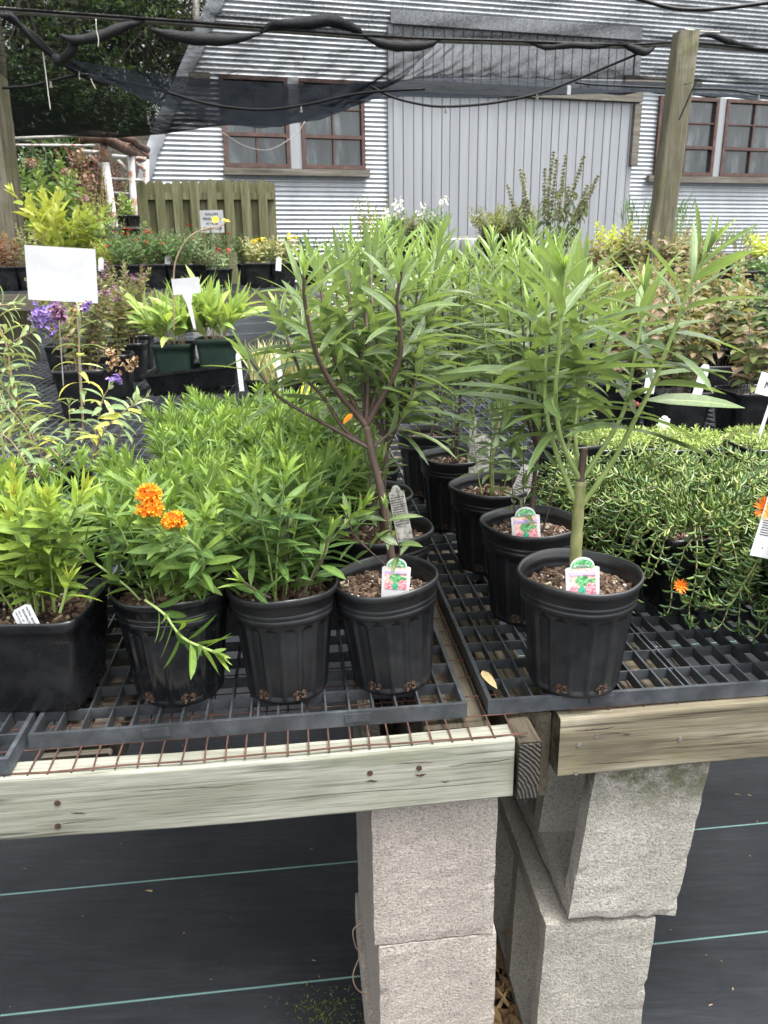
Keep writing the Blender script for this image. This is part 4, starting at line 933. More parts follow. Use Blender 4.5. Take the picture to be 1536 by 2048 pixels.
flowerhead(r, at(298, 992, .885), .0115, 46); flowerhead(r, at(300, 1020, .88), .0125, 50); flowerhead(r, at(349, 1046, .88), .0115, 50)
r, C = weed((-.142, 1.0, ZT_), 'bushy butterfly weed in a fluted black pot between the shiny pot and the milkweed', 'lf_bw', 12, .18, .85, potmesh=POT[0], sc=(.90, .97), Wd=.0115)
lf = MB(); st = MB()
for pts, Y, dy in ((((565, 1200), (572, 1120), (577, 1030)), .97, 0), (((540, 1195), (510, 1180), (490, 1165)), .93, -.02), (((600, 1195), (640, 1130), (660, 1060)), .96, 0), (((520, 1195), (495, 1100), (500, 1020)), .98, 0)):
    C1 = branch3(list(pts), Y, dy); st.tube(C1, .0016, 6); leafy(lf, C1, **dict(BW, gap=.0085, L=.056, Wd=.012, start=.2))
st.build('stems', 'stem_brown', r); lf.build('foliage', 'lf_bw', r, smooth=True)
rows_ = [(-.52, 1.17), (-.34, 1.165), (-.17, 1.17), (-.68, 1.19), (-.38, 1.33), (-.27, 1.34), (-.12, 1.35), (-.36, 1.52), (-.205, 1.52), (-.40, 1.68), (-.31, 1.69), (-.15, 1.68), (-.40, 1.84), (-.25, 1.85)]
wl = ['second row, directly behind the square pot', 'second row, behind the orange flowers', 'second row, behind the fluted pot', 'second row, at the left edge of the photo', 'third row, leftmost', 'third row, in the middle of the green mass', 'third row, nearest the milkweeds', 'fourth row, on the left', 'fourth row, nearest the milkweeds', 'fifth row, leftmost', 'fifth row, middle', 'fifth row, nearest the milkweeds', 'last row, left of two', 'last row, right of two']
for i, (x, y) in enumerate(rows_):
    weed((x, y, ZT_), 'narrow leaved green butterfly weed, '+wl[i], 'lf_bw', 22 if i > 3 else 20, .135+U(-.01, .015), .95, tint=(.0+.1*(i % 3), .55+.1*(i % 2)), gap=.0048, sc=.93, r0=.05)
plain_tag(57, 1248, .93, 46, 40, 'white tag with black printing in the square front left pot', 'whitetag', -.25, -.45, 0, False)
tg = bpy.data.objects['plant_tag'] if False else [o for o in COL.objects if o.name.startswith('plant_tag')][-1]
for i, (s_, z_) in enumerate((('NATIVE - BUTTERFLY', .0155), ('ASCLEPIAS TUBEROSA', .0105))): text(s_, .0036, -.002+.006*(1-i)+.004, -.0006, .021, tg, rot=(pi/2, pi/2*1.0, 0), align='LEFT', bold=.0001)
for i, s_ in enumerate(('SUN 12" - 18"', 'ORANGE FLOWERS')): text(s_, .0026, -.004-.0045*i, -.0006, .021, tg, rot=(pi/2, pi/2, 0), align='LEFT', bold=.00005)

# ------------------------------------------------------------------ ice plants
def ice(base, label, n=120, dirs=(0, 6.283), rad=.10, flowers=()):
    r = potted('potted_ice_plant', base, label, 'potted plant', 'trailing ice plants on the right bench', SQ, sc=(.92, .85), rz=a5, soilz=.14)
    lf = MB(); st = MB()
    for i in range(n):
        az = U(*dirs); r_ = .085*math.sqrt(random.random()); p = np.array([base[0]+r_*cos(az), base[1]+r_*sin(az), ZT_+.148])
        L_ = U(.05, .24); k = 12; a = U(.2, 1.0); P = [p]; az2 = az+G(0, .6); s_ = L_/k
        for j in range(k):
            out = np.hypot(*(P[-1][:2]-np.array(base[:2]))); a += U(.05, .30)+(.18 if out > .085 else 0)
            if a > 2.7: a = 2.7
            if P[-1][2] < ZT_+.165 and out < .082: a = min(a, 1.45)
            az2 += G(0, .34); P.append(P[-1]+s_*np.array([sin(a)*cos(az2), sin(a)*sin(az2), cos(a)]))
            if P[-1][2] < ZT_+.004: P[-1][2] = ZT_+.004
        for _ in range(2):   # tips turn up again
            a = max(.3, a-.8); P.append(P[-1]+s_*.8*np.array([sin(a)*cos(az2), sin(a)*sin(az2), cos(a)]))
        C = smoothcurve(P, 2); st.tube(C, .0011, 5, cap=False); d = arclen(C); s = .02; kk = 0
        while s < d[-1]:
            q, T = sample(C, d, s); N1, N2 = perp(T); f = s/d[-1]
            for j in (0, 1):
                t = kk*pi/2+j*pi+G(0, .3); R = cos(t)*N1+sin(t)*N2; e = radians(U(35, 65)); D = cos(e)*T+sin(e)*R; D[2] += .45; D /= np.linalg.norm(D)
                L2 = U(.010, .022); rr = U(.0016, .0026); Nn = np.cross(D, UP); Nn /= np.linalg.norm(Nn)+1e-9; cv = np.cross(Nn, D)
                if cv[2] < 0: cv = -cv
                X = [q, q+D*L2*.35-cv*.0012, q+D*L2*.72+cv*.0, q+D*L2+cv*L2*.16]
                tn = min(1, max(0, .05+.50*(q[2]-ZT_)/.2+G(0, .22)))  # tint rises with height, painting highlights onto the upper leaves
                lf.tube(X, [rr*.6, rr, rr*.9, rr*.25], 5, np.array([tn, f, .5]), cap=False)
            kk += 1; s += U(.008, .014)
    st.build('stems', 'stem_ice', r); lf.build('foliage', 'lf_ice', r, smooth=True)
    for (px, py, Y, s2, nr) in flowers:
        b = MB(); c = at(px, py, Y); petals(b, c, nr, 26, s2, s2*.16, 68, (0, .45), -.2); petals(b, c, nr, 14, s2*.45, s2*.12, 30, (.7, 1), -.2); b.build('flower', 'fl_orange', r)
    return r
ice((.685, 1.12, ZT_), 'ice plant spilling over the right front of the bench, orange bloom at the photo edge', 165, flowers=((1534, 1018, 1.06, .02, (-.5, -.7, .4)),))
ice((.53, 1.275, ZT_), 'ice plant with one small orange flower behind the front milkweed pot', 165, flowers=((1360, 1172, 1.06, .013, (-.1, -.9, .35)),))
ice((.70, 1.32, ZT_), 'ice plant in the second row at the right edge', 130)
ice((.45, 1.47, ZT_), 'ice plant nearest the milkweed row, behind the flowering one', 140)
ice((.60, 1.48, ZT_), 'ice plant in the third row, middle', 130)
ice((.79, 1.50, ZT_), 'ice plant in the third row at the far right', 80)
r = plain_tag(1535, 1075, 1.05, 50, 100, 'tag with an orange daisy picture and fine print at the right edge', 'whitetag', -.1, .22, 0)
b = MB(); slab(b, [(-.016, .030), (.016, .030), (.016, .055), (.010, .064), (-.010, .064), (-.016, .055)], -.0005, -.0001); b.build('flower_print', 'orange_print', r, False)
b = MB()
for i in range(7): b.box(-.013, .010+U(-.004, .004), -.0005, -.0001, .002+.0035*i, .0032+.0035*i)
b.build('print', 'ink', r, False)

# ------------------------------------------------------------------ right bench, farther
def small_bush(name, base, label, cat, group, pot, sc, mat, n, h, spread, stem='stem_tan', soilz=.138, r0=.05, rz=a5, flowers=None, **kw):
    r = potted(name, base, label, cat, group, pot, sc=sc, rz=rz, soilz=soilz, holes=False); lf = MB(); st = MB(); s2 = sc if np.ndim(sc) == 0 else sc[1]
    k = dict(start=.15, gap=.014, L=.05, Wd=.02, elev=65, tip_elev=30, droop=.5, mode='spiral', tint=(.1, .9), tiptint=.7, tips=4, shrink=.3)
    k['hv'] = .25; k.update(kw); C = clump(lf, st, (base[0], base[1], base[2]+soilz*s2), n, h, spread, r0, **k)
    st.build('stems', stem, r); lf.build('foliage', mat, r, smooth=True)
    if flowers:
        fm, fn, fr, fl_, fz = flowers
        for i in range(fn):
            b = MB()
            C1 = random.choice(C); c = C1[-1]+[G(0, .01), G(0, .01), U(0, .02)]
            for _ in range(fz): petals(b, c+np.array([G(0, fr), G(0, fr), G(0, fr)]), (G(0, .4), G(0, .4), 1), 6, fl_, fl_*.5, 70)
            b.build('flower_head', fm, r)
    return r
gS = 'low stonecrop plugs in square black pots'
for i, (px, lab) in enumerate(((1375, 'left of the two at the front'), (1560, 'cut by the right edge of the photo'), (1240, 'half hidden behind milkweed leaves'))):
    p = gz(px, 905, ZT_+.145); small_bush('potted_stonecrop', (p[0]+.01, p[1]+.08, ZT_), 'low stonecrop in a square black pot, '+lab, 'potted plant', gS, SQ, (1.08, .92), 'lf_sedge', 260, .035, .8, soilz=.14, r0=.085, start=.05, gap=.004, L=.015, Wd=.0045, tips=5, tipL=1.0, hv=.4)
gD = 'bronze leaved shrubs in square black pots'
for i, (px, py, lab, hh) in enumerate(((1375, 835, 'left of the N label', .33), (1530, 835, 'under the N label', .31), (1250, 815, 'behind the ice plants', .30), (1330, 790, 'in the row behind', .36), (1450, 780, 'in the row behind, right of centre', .37), (1230, 770, 'farthest back on the left', .40), (1380, 755, 'farthest back in the middle', .42))):
    p = gz(px, py-45, ZT_+.165); z0 = ZT_
    small_bush('potted_shrub', (p[0], p[1]+.10, z0), 'bronze leaved shrub in a square black pot, '+lab, 'potted plant', gD, SQ, (1.05, 1.0), 'lf_dogw', 12, hh, .65, start=.2, gap=.025, L=.058, Wd=.027, mode='opp', droop=1.0, r0=.07, tint=(.1, 1.0), tiptint=.8, stem='stem_brown', shrink=.2)
b = MB(); p = at(1545, 795, 1.85); r = thing('plant_label', p, 'white card label with a letter N at the right edge', 'label'); r.rotation_euler = (-.1, .25, 0)
b.box(-.045, .05, 0, .001, 0, .052); b.build('card', 'whitetag', r, False); text('N', .022, -.02, -.001, .024, r, bold=.0005)
b = MB(); b.box(-.004, .004, .001, .002, -.12, .01); b.build('stake', 'whitetag', r, False)
plain_tag(1395, 785, 2.3, 18, 55, 'blank white tag standing in the square pot left of the N label', 'whitetag', -.1, .25, 0, False)
for i, (x, y, Y, s2, lab) in enumerate(((1300, 768, 2.5, 20, 'in the dark soil left of the tall blank tag'), (1325, 865, 1.95, 22, 'at the left end of the stonecrop'))): plain_tag(x, y, Y, s2, s2*1.5, 'small white tag '+lab, 'whitetag', -.1, .1, 0, True)
for i, (px, py, Y) in enumerate(((1500, 785, 2.3), (1520, 782, 2.3))): pass

# ------------------------------------------------------------------ left bench, farther: butterfly bushes, sage, coneflower tray
def bush_stems(r, stems, lm='lf_bud', **kw):
    lf = MB(); st = MB()
    for pts, Y, dy, rr in stems:
        C = branch3(list(pts), Y, dy); st.tube(C, np.linspace(rr, rr*.4, len(C)), 6, cap=False); k = dict(start=.12, gap=.022, L=.062, Wd=.013, elev=70, tip_elev=35, droop=1.1, mode='opp', tint=(.1, .95), tiptint=.55, shrink=.25, tips=5); k.update(kw); leafy(lf, C, **k)
    st.build('stems', 'stem_tan', r); lf.build('foliage', lm, r, smooth=True)
def panicle(r, P, Y, rad, mat, n=70, name='flower_head'):
    b = MB(); A_, B_ = at(*P[0], Y), at(*P[1], Y)
    for i in range(n):
        t = U(0, 1); c = A_+(B_-A_)*t+np.array([G(0, 1), G(0, 1), G(0, 1)])*rad*(1-.6*t)*.55; petals(b, c, (G(0, 1), G(-.6, 1), G(0, 1)), 4, .0065, .0055, 60, (0, 1))
    b.build(name, mat, r)
r = potted('potted_butterfly_bush', (-.80, 1.78, ZT_), 'sparse butterfly bush with violet flowers and yellowing leaves, by the left bench mesh', 'potted plant', 'butterfly bushes', SQ, sc=(1, .8))
bush_stems(r, [(((172, 930), (165, 830), (158, 720), (160, 640), (158, 622)), 1.80, .05, .0032), (((180, 925), (195, 850), (205, 800), (222, 770)), 1.78, 0, .0022), (((182, 925), (210, 860), (245, 825), (290, 795)), 1.75, -.05, .0022), (((140, 920), (140, 860), (138, 810)), 1.8, 0, .0018),
               (((215, 925), (235, 880), (255, 835), (270, 800)), 1.78, 0, .0018), (((130, 930), (90, 880), (60, 830), (25, 790)), 1.76, 0, .0026)])
panicle(r, ((232, 735), (220, 700)), 1.78, .016, 'fl_brown', 46); panicle(r, ((252, 738), (275, 718)), 1.76, .013, 'fl_brown', 46); panicle(r, ((225, 755), (240, 757)), 1.76, .013, 'fl_purple', 20); panicle(r, ((155, 625), (175, 612)), 1.84, .016, 'fl_brown', 24); panicle(r, ((165, 615), (178, 608)), 1.82, .013, 'fl_purple', 26)
r = potted('potted_butterfly_bush', (-1.06, 1.72, ZT_), 'grey green butterfly bush with a violet flower head at the left edge', 'potted plant', 'butterfly bushes', SQ, sc=(1, .8))
bush_stems(r, [(((70, 930), (50, 850), (25, 760), (10, 700), (70, 660), (92, 642)), 1.75, .05, .003), (((60, 930), (30, 820), (15, 700), (-10, 620), (30, 608)), 1.75, .0, .003), (((90, 930), (60, 860), (20, 790), (-20, 740)), 1.72, 0, .0025), (((20, 930), (0, 800), (-30, 650)), 1.8, 0, .003),
               (((100, 935), (75, 900), (45, 850), (10, 810)), 1.65, 0, .0022), (((60, 940), (20, 880), (-20, 860)), 1.6, 0, .0022)], gap=.015, L=.07, tint=(.0, .9))
panicle(r, ((95, 645), (78, 632)), 1.8, .034, 'fl_purple', 150); panicle(r, ((105, 625), (125, 628)), 1.8, .022, 'fl_mauve', 60); panicle(r, ((12, 912), (12, 905)), 1.7, .012, 'fl_purple', 16)
gs = 'mauve flowered sages in square black pots'
for i, (px, py, lab, h) in enumerate(((160, 845, 'front of the row beside the coneflower tray', .27), (215, 800, 'second of the row, right behind', .33), (250, 765, 'third of the row', .36), (268, 740, 'back of the row against the far bench', .36), (130, 770, 'standing behind the white sign', .34))):
    p = gz(px, py, ZT_); small_bush('potted_sage', (p[0], p[1]+.1, ZT_), 'sage with mauve flowers and yellow bronze leaves, '+lab, 'potted plant', gs, SQ, (1.12, 1.2), 'lf_dogw', 13, h, .45, r0=.06, gap=.018, L=.045, Wd=.02, mode='opp', tint=(.0, .9), flowers=('fl_mauve', 11, .010, .009, 9), soilz=.15)
p = gz(385, 792, ZT_); Yt = float(p[1])+.05; tilt = radians(-9)
r = thing('nursery_tray', (p[0], Yt+.12, ZT_), 'black carrying tray tilted under two green square pots', 'tray'); b = MB()
w, d, h = .225, .14, .10
V = [(-w*.86, -d*.86, .0), (w*.86, -d*.86, 0), (w*.86, d*.86, 0), (-w*.86, d*.86, 0), (-w, -d, h), (w, -d, h), (w, d, h), (-w, d, h), (-w*1.06, -d*1.08, h), (w*1.06, -d*1.08, h), (w*1.06, d*1.08, h), (-w*1.06, d*1.08, h), (-w*1.06, -d*1.08, h-.012), (w*1.06, -d*1.08, h-.012), (w*1.06, d*1.08, h-.012), (-w*1.06, d*1.08, h-.012)]
b.add(V, [(3, 2, 1, 0)]+[(i, (i+1) % 4, (i+1) % 4+4, i+4) for i in range(4)]+[(i+4, (i+1) % 4+4, (i+1) % 4+8, i+8) for i in range(4)]+[(i+8, (i+1) % 4+8, (i+1) % 4+12, i+12) for i in range(4)])
o = b.build('tray_body', 'black_far', r, False); o.rotation_euler = (0, radians(-6), 0); o.location = (0, 0, .022)
for i, (dx, lab) in enumerate(((-.105, 'left of the two in the tray'), (.105, 'right of the two in the tray'))):
    bx = (p[0]+dx, Yt+.10, ZT_+.055+dx*.10+.005); rr = small_bush('potted_coneflower', bx, 'broad leaved coneflower in green pot, '+lab, 'potted plant', 'coneflowers in green pots', SQG, (1.28, 1.25), 'lf_pale', 30, .13, .75, soilz=.118, r0=.06, start=.65, gap=.03, L=.19, Wd=.040, elev=32, tip_elev=20, droop=.8, tips=3, tipL=1.1, tiptint=.6, hv=.5)
C = MB(); P = smoothcurve([at(x, y, 3.55) for x, y in ((348, 660), (347, 570), (352, 520), (375, 478), (402, 461), (425, 455))], 6); C.tube(P, .0035, 6); P2 = smoothcurve([at(x, y, 3.55) for x, y in ((402, 461), (432, 458), (447, 448), (452, 442))], 5); C.tube(P2, .002, 6)
rr2 = bpy.data.objects['potted_coneflower']; C.build('flower_stalk', 'stem_tan', rr2)
b = MB(); petals(b, at(431, 440, 3.5), (0, -1, .3), 11, .018, .007, 68, (0, 1)); petals(b, at(452, 444, 3.6), (.2, -.3, 1), 12, .022, .007, 60, (0, 1)); b.build('flower', 'fl_yellow', rr2)
def t_sign(px, py, Y, w, h, stake, label, name='price_sign'):
    p = at(px, py, Y); r = thing(name, p, label, 'sign', 'white plastic plant signs'); b = MB()
    P = [(-w/2, -h/2), (w/2, -h/2), (w/2, h/2), (-w/2, h/2)]; slab(b, P, 0, .003); b.build('sign_board', 'white', r, False)
    s_ = MB()
    for dx in stake[1]: s_.box(dx-stake[2], dx+stake[2], .0035, .0065, -h/2-stake[0], -h/2+.02)
    s_.build('stake', 'whitetag' if stake[2] > .004 else 'conduit', r, False); return r
s1 = t_sign(123, 549, 2.85, .240, .182, (.30, (-.02, .045), .0018), 'large blank white sign on two thin legs, left side'); s1.rotation_euler = (0, radians(4), radians(2))
s2 = t_sign(372, 572, 3.3, .112, .062, (.001, (0,), .004), 'small blank white T shaped label above the green pots', 'plant_label'); s2.rotation_euler = (0, radians(-4), 0)
b = MB(); slab(b, [(-.022, -.03), (.022, -.03), (.010, -.07), (.014, -.17), (.004, -.17), (-.008, -.07)], .0002, .0028); b.build('stake', 'whitetag', s2, False)
r = t_sign(424, 443, 5.9, .165, .150, (.35, (.0,), .006), 'white price sign with four lines of print in front of the wooden fence')
for i, (s_, z) in enumerate((('GALLON', .048), ('PERENNIALS', .016), ('$7.98 EA', -.016), ('2 FOR $15.00', -.048))): text(s_, .023, 0, -.001, z, r, bold=.0006)
r = t_sign(952, 441, 7.6, .125, .108, (.3, (0,), .006), 'small white sign with faint print in front of the grey door')
for i, (s_, z) in enumerate((('FERNS', .030), ('SHADE', .008), ('PERENNIALS', -.016), ('GALLON', -.038))): text(s_, .018, 0, -.001, z, r, bold=.0004)
# grassy tray
p = gz(545, 812, ZT_); r = thing('grass_plug_tray', (p[0]+.1, p[1]+.12, ZT_), 'black tray of short green and straw coloured grass plugs with white tags', 'potted plant'); b = MB(); w, d, h = .21, .13, .115
V = [(sx*w*k, sy*d*k, z) for k, z in ((.88, 0), (1, h), (1.06, h), (1.06, h-.012)) for sx, sy in ((-1, -1), (1, -1), (1, 1), (-1, 1))]
b.add(V, [(3, 2, 1, 0)]+[(q*4+i, q*4+(i+1) % 4, q*4+4+(i+1) % 4, q*4+4+i) for q in range(3) for i in range(4)]+[(0, 1, 2, 3)]); b.build('tray', 'black_far', r, False)
lf = MB(); b2 = MB(); b2.box(-w*.97, w*.97, -d*.97, d*.97, h-.03, h-.015, np.array([.2, .5, .5])); b2.build('soil', 'soil', r, False)
for i in range(620):
    x, y = U(-w, w)*.93, U(-d, d)*.93; lf.leaf((x, y, h-.02), (G(0, .25), G(0, .25), 1), (G(0, 1), G(0, 1), .2), U(.08, .2), U(.005, .012), U(0, .9), .3, U(0, 1))
lf.build('foliage', 'lf_straw', r, False)
for x, y, lab in ((482, 765, 'tall white strip tag at the left end of the grass tray'), (561, 765, 'white strip tag near the middle of the grass tray')): plain_tag(x, y, 2.75, 9, 55, lab, 'whitetag', -.05, -.06, 0, False)
lf = MB()
lf.leaf(at(610, 800, 2.3), (0, 0, 1), (0, -1, 0), .07, .028, .3, .2, 1.0); lf.leaf(at(622, 835, 2.3), (.1, 0, 1), (0, -1, 0), .04, .028, .3, .2, 1.0)
bb = [o for o in COL.objects if o.get('label', '').startswith('milkweed at the back of the row on the left')][0]; lf.build('yellowed_leaf', 'fl_yellow', bb)

# ------------------------------------------------------------------ far benches
def far_bench(px, py, Y, xl, xr, dep, label, ang=6.3):
    p = at(px, py, Y); z = float(p[2]); r = thing('far_bench', (p[0], p[1], 0), label, 'bench', 'nursery plant benches', rz=radians(ang))
    beam('front_board', -xl, xr, 0, .04, z-.12, z-.012, 'bench_dark', r, 30, seed=int(px))
    beam('back_board', -xl, xr, dep-.04, dep, z-.12, z-.012, 'bench_dark', r, 10, seed=int(px)+1)
    b = MB(); y = .0
    while y < dep: b.box(-xl, xr, y, y+.012, z-.010, z+.004); y += .07
    x = -xl
    while x < xr: b.box(x, x+.006, 0, dep, z-.009, z+.0055); x += .05
    b.build('slatted_top', 'grate', r, False); return r, z
FB1, z1 = far_bench(300, 580, 5.35, 2.6, 1.0, 1.7, 'dark timber far bench on the left carrying a row of black pots')
FB2, z2 = far_bench(900, 515, 7.3, 1.6, 3.2, 1.3, 'far bench in front of the grey sliding door')
FB3, z3 = far_bench(1460, 592, 4.7, 1.0, 2.2, 1.6, 'dark timber far bench on the right carrying small plants')
bfar = block_mesh('concrete_block', .20, .40, .20, 'block_back', 2, 31, .001)
bfar2 = block_mesh('concrete_block', .19, .38, .20, 'block_back', 0, 32, .001)
def pier(root, xs, zt, nm):
    for x, lab in xs:
        k = 0; z = zt-.12-.2
        q = loc(root, x, .22, 0); g0 = gh(q[0], q[1])
        while z > g0-.15:
            o = bpy.data.objects.new('concrete_block', bfar); COL.objects.link(o); q = loc(root, x+.01*(k % 2), .22, z); o.location = q; o.rotation_euler = (0, 0, root.rotation_euler.z)
            tag(o, f'pale block, {["top", "second", "third", "fourth", "fifth", "sixth"][k]} from top, pier {lab} {nm}', 'concrete block', 'concrete blocks under the far benches'); z -= .2015; k += 1
pier(FB1, ((-1.32, 'at the left of the'), (.35, 'at the right of the')), z1, 'far left bench')
pier(FB2, ((-1.2, 'at the left of the'), (1.0, 'in the middle of the')), z2, 'bench before the grey door')
pier(FB3, ((-.8, 'at the left of the'), (.55, 'at the right of the')), z3, 'far right bench')
for i, (x, y, z) in enumerate(((50, 715, .2), (62, 712, .0))):
    q = at(x, y, 4.95); o = bpy.data.objects.new('concrete_block', bfar2); COL.objects.link(o); o.location = (q[0]-i*.02, q[1]+.1, .45-z); o.rotation_euler = (0, 0, .1); tag(o, 'pale block with open end below the white sign, '+('upper' if i == 0 else 'lower'), 'concrete block', 'concrete blocks under the far benches')

# ------------------------------------------------------------------ plants on the far benches
def far(px, Y, zb, name, label, group, pot, sc, mat, n, h, spread, **kw):
    d = ray(px, 560); x = d[0]*Y/d[1]; kw.setdefault('rz', radians(6.3)); return small_bush(name, (x, Y, zb), label, 'potted plant', group, pot, sc, mat, n, h, spread, **kw)
gR = 'rows of potted plants on the far left bench'
far(-20, 5.5, z1, 'potted_red_shrub', 'red leaved plant in a black square pot at the left edge of the far bench', gR, SQ, (1.0, .95), 'lf_red', 16, .22, .6, L=.05, Wd=.014, gap=.012)
far(22, 5.52, z1, 'potted_red_shrub', 'reddish plant in a black square pot, right of the red one at the edge', gR, SQ, (1.0, .95), 'lf_red', 16, .20, .6, L=.05, Wd=.014, gap=.012)
far(72, 5.5, z1, 'potted_sedum', 'yellow green fine leaved plant in a black square pot by the left post', gR, SQ, (1.1, .95), 'lf_straw', 16, .24, .6, L=.04, Wd=.012, gap=.012, tint=(.1, .8))
far(125, 5.65, z1, 'potted_lime_shrub', 'bright yellow lime leaved plant behind the big white sign', gR, SQ, (1.1, .95), 'lf_lime', 12, .44, .5, L=.15, Wd=.055, gap=.045, elev=40, tip_elev=18, droop=.4, tips=4)
far(175, 5.7, z1, 'potted_lime_shrub', 'olive and yellow leafy plant right of the bright lime one', gR, SQ, (1.0, .95), 'lf_lime', 16, .36, .5, L=.08, Wd=.03, gap=.025, tint=(0, .4), tiptint=.4)
far(218, 5.5, z1, 'potted_grass', 'fine yellow green tuft in a dark green pot on the far left bench', gR, SQG, (1.25, 1.0), 'lf_lime', 40, .16, .4, L=.06, Wd=.008, gap=.02, tint=(0, .5), soilz=.118)
for i, (x, Y, lab) in enumerate(((262, 5.45, 'just right of the dark green pot'), (285, 5.75, 'second row behind the green pot'), (312, 5.45, 'below the wooden fence, left part'), (345, 5.75, 'second row below the fence'), (365, 5.47, 'in front of the price sign stake'), (405, 5.8, 'behind the price sign stake'), (240, 6.1, 'back row, left'), (330, 6.15, 'back row, middle'), (420, 6.15, 'back row, right'))):
    far(x, Y, z1, 'potted_red_flowered_plant', 'dark green red flowered plant, '+lab, gR, SQ, (1.05, .95), 'lf_sage' if i % 2 else 'lf_dark', 26, .19+.04*(Y > 5.6), .85, L=.042, Wd=.014, gap=.011, flowers=('fl_red', 3, .006, .016, 2), r0=.07)
far(440, 5.5, z1, 'potted_red_flowered_plant', 'grey green plant drooping over its black pot, right end of the red flowered rows', gR, SQ, (.95, .75), 'lf_sage', 26, .15, 1.4, L=.04, Wd=.012, gap=.011, flowers=('fl_red', 3, .006, .016, 2))
far(518, 5.5, z1, 'potted_yellow_flowered_plant', 'straw coloured plant with yellow flowers, left of the pair on the far bench', gR, SQ, (1.05, .95), 'lf_straw', 24, .17, .7, L=.045, Wd=.016, gap=.012, flowers=('fl_yellow', 3, .008, .02, 2))
far(568, 5.52, z1, 'potted_yellow_flowered_plant', 'straw coloured plant with yellow flowers, right of the pair on the far bench', gR, SQ, (1.0, .95), 'lf_straw', 24, .17, .7, L=.045, Wd=.016, gap=.012, flowers=('fl_yellow', 3, .008, .02, 2))
for i, (x, Y, lab) in enumerate(((620, 6.0, 'by the corrugated wall behind the milkweed tips'), (500, 6.3, 'in front of the right end of the fence'), (560, 6.5, 'between fence end and corrugated wall'), (690, 6.6, 'right of the corrugated wall seams'))):
    far(x, Y, z1, 'potted_shrub', 'dark bushy plant in a black pot, '+lab, gR, SQ, (1.0, .95), 'lf_dark' if i != 3 else 'lf_fern', 22, .20, .8, L=.045, Wd=.014, gap=.012)
far(745, 6.9, z1, 'potted_shrub', 'upright yellow green shrub against the corrugated wall left of the door', gR, SQ, (1.2, 1.2), 'lf_fern', 18, .42, .35, L=.05, Wd=.018, gap=.02, tint=(.4, 1))
for x, y, Y, lab in ((202, 533, 5.4, 'beside the dark green pot'), (335, 528, 5.4, 'pinkish white, below the fence'), (557, 532, 5.4, 'in the right yellow flowered pot')): plain_tag(x, y, Y, 10, 16, 'small white tag on the far left bench, '+lab, 'whitetag', -.1, .1, 0, True)
gF = 'plants on the bench before the grey door'
for i, (x, Y, lab, mt, h) in enumerate(((785, 7.5, 'leftmost', 'lf_dark', .22), (825, 7.6, 'second from the left', 'lf_fern', .22), (865, 7.5, 'left of the white pots', 'lf_dark', .24), (975, 7.5, 'right of the white pots', 'lf_fern', .26), (1005, 7.7, 'behind the ferny pair', 'lf_fern', .26), (1040, 7.5, 'at the foot of the tall spikes', 'lf_fern', .28))):
    far(x, Y, z2, 'potted_fern', 'ferny plant before the grey door, '+lab, gF, SQ, (1.15, 1.0), mt, 30, h, .9, L=.05, Wd=.013, gap=.011)
for x, lab in ((905, 'left'), (935, 'right')):
    d = ray(x, 500); r = thing('glazed_pot', (d[0]*7.4/d[1], 7.4, z2), f'pale grey white pot with tiny yellow flowers before the grey door, {lab} of two', 'potted plant', 'white pots before the door'); b = lathe([(0, .002, None), (.055, 0, None), (.062, .004, None), (.078, .13, None), (.084, .15, None), (.084, .16, None), (.076, .16, None), (.07, .14, None), (0, .14, None)], 24); b.build('pot', 'white_pot', r, False, True)
    b = MB()
    for i in range(60): b.leaf((G(0, .035), G(0, .035), .14), (G(0, 1), G(0, 1), 1), (0, 0, 1), .03, .012, .3, .3, U(0, 1))
    b.build('foliage', 'lf_fern', r, False); b = MB()
    for i in range(6): b = MB(); petals(b, (G(0, .03), G(0, .03), .172), (0, 0, 1), 6, .012, .007, 70); b.build('flower', 'fl_yellow', r, False)
for x, Y, lab in ((790, 7.9, 'leftmost'), (862, 7.9, 'right of the other')):
    d = ray(x, 480); r = thing('feathery_plant', (d[0]*Y/d[1], Y, z2), 'airy plant with drooping white seed plumes before the door edge, '+lab, 'potted plant', 'white plumed plants'); b = MB(); s_ = MB()
    s_.tube([(0, 0, 0), (0, 0, .16)], .07, 10)
    s_.build('pot', 'black_far', r, False); s_ = MB()
    for i in range(9):
        C = arch((G(0, .02), G(0, .02), .15), U(.22, .42), U(0, 6.28), .5); s_.tube(C, .0015, 4, cap=False)
        b = MB()
        for _ in range(10): b.leaf(C[-1]+[G(0, .015), G(0, .015), G(-.02, .03)], (G(0, .5), G(0, .5), -.6), (0, 1, 0), .035, .010, .2, .2, U(0, 1))
        b.build('plume', 'fl_white', r, False)
    s_.build('stems', 'stem_green', r, False)
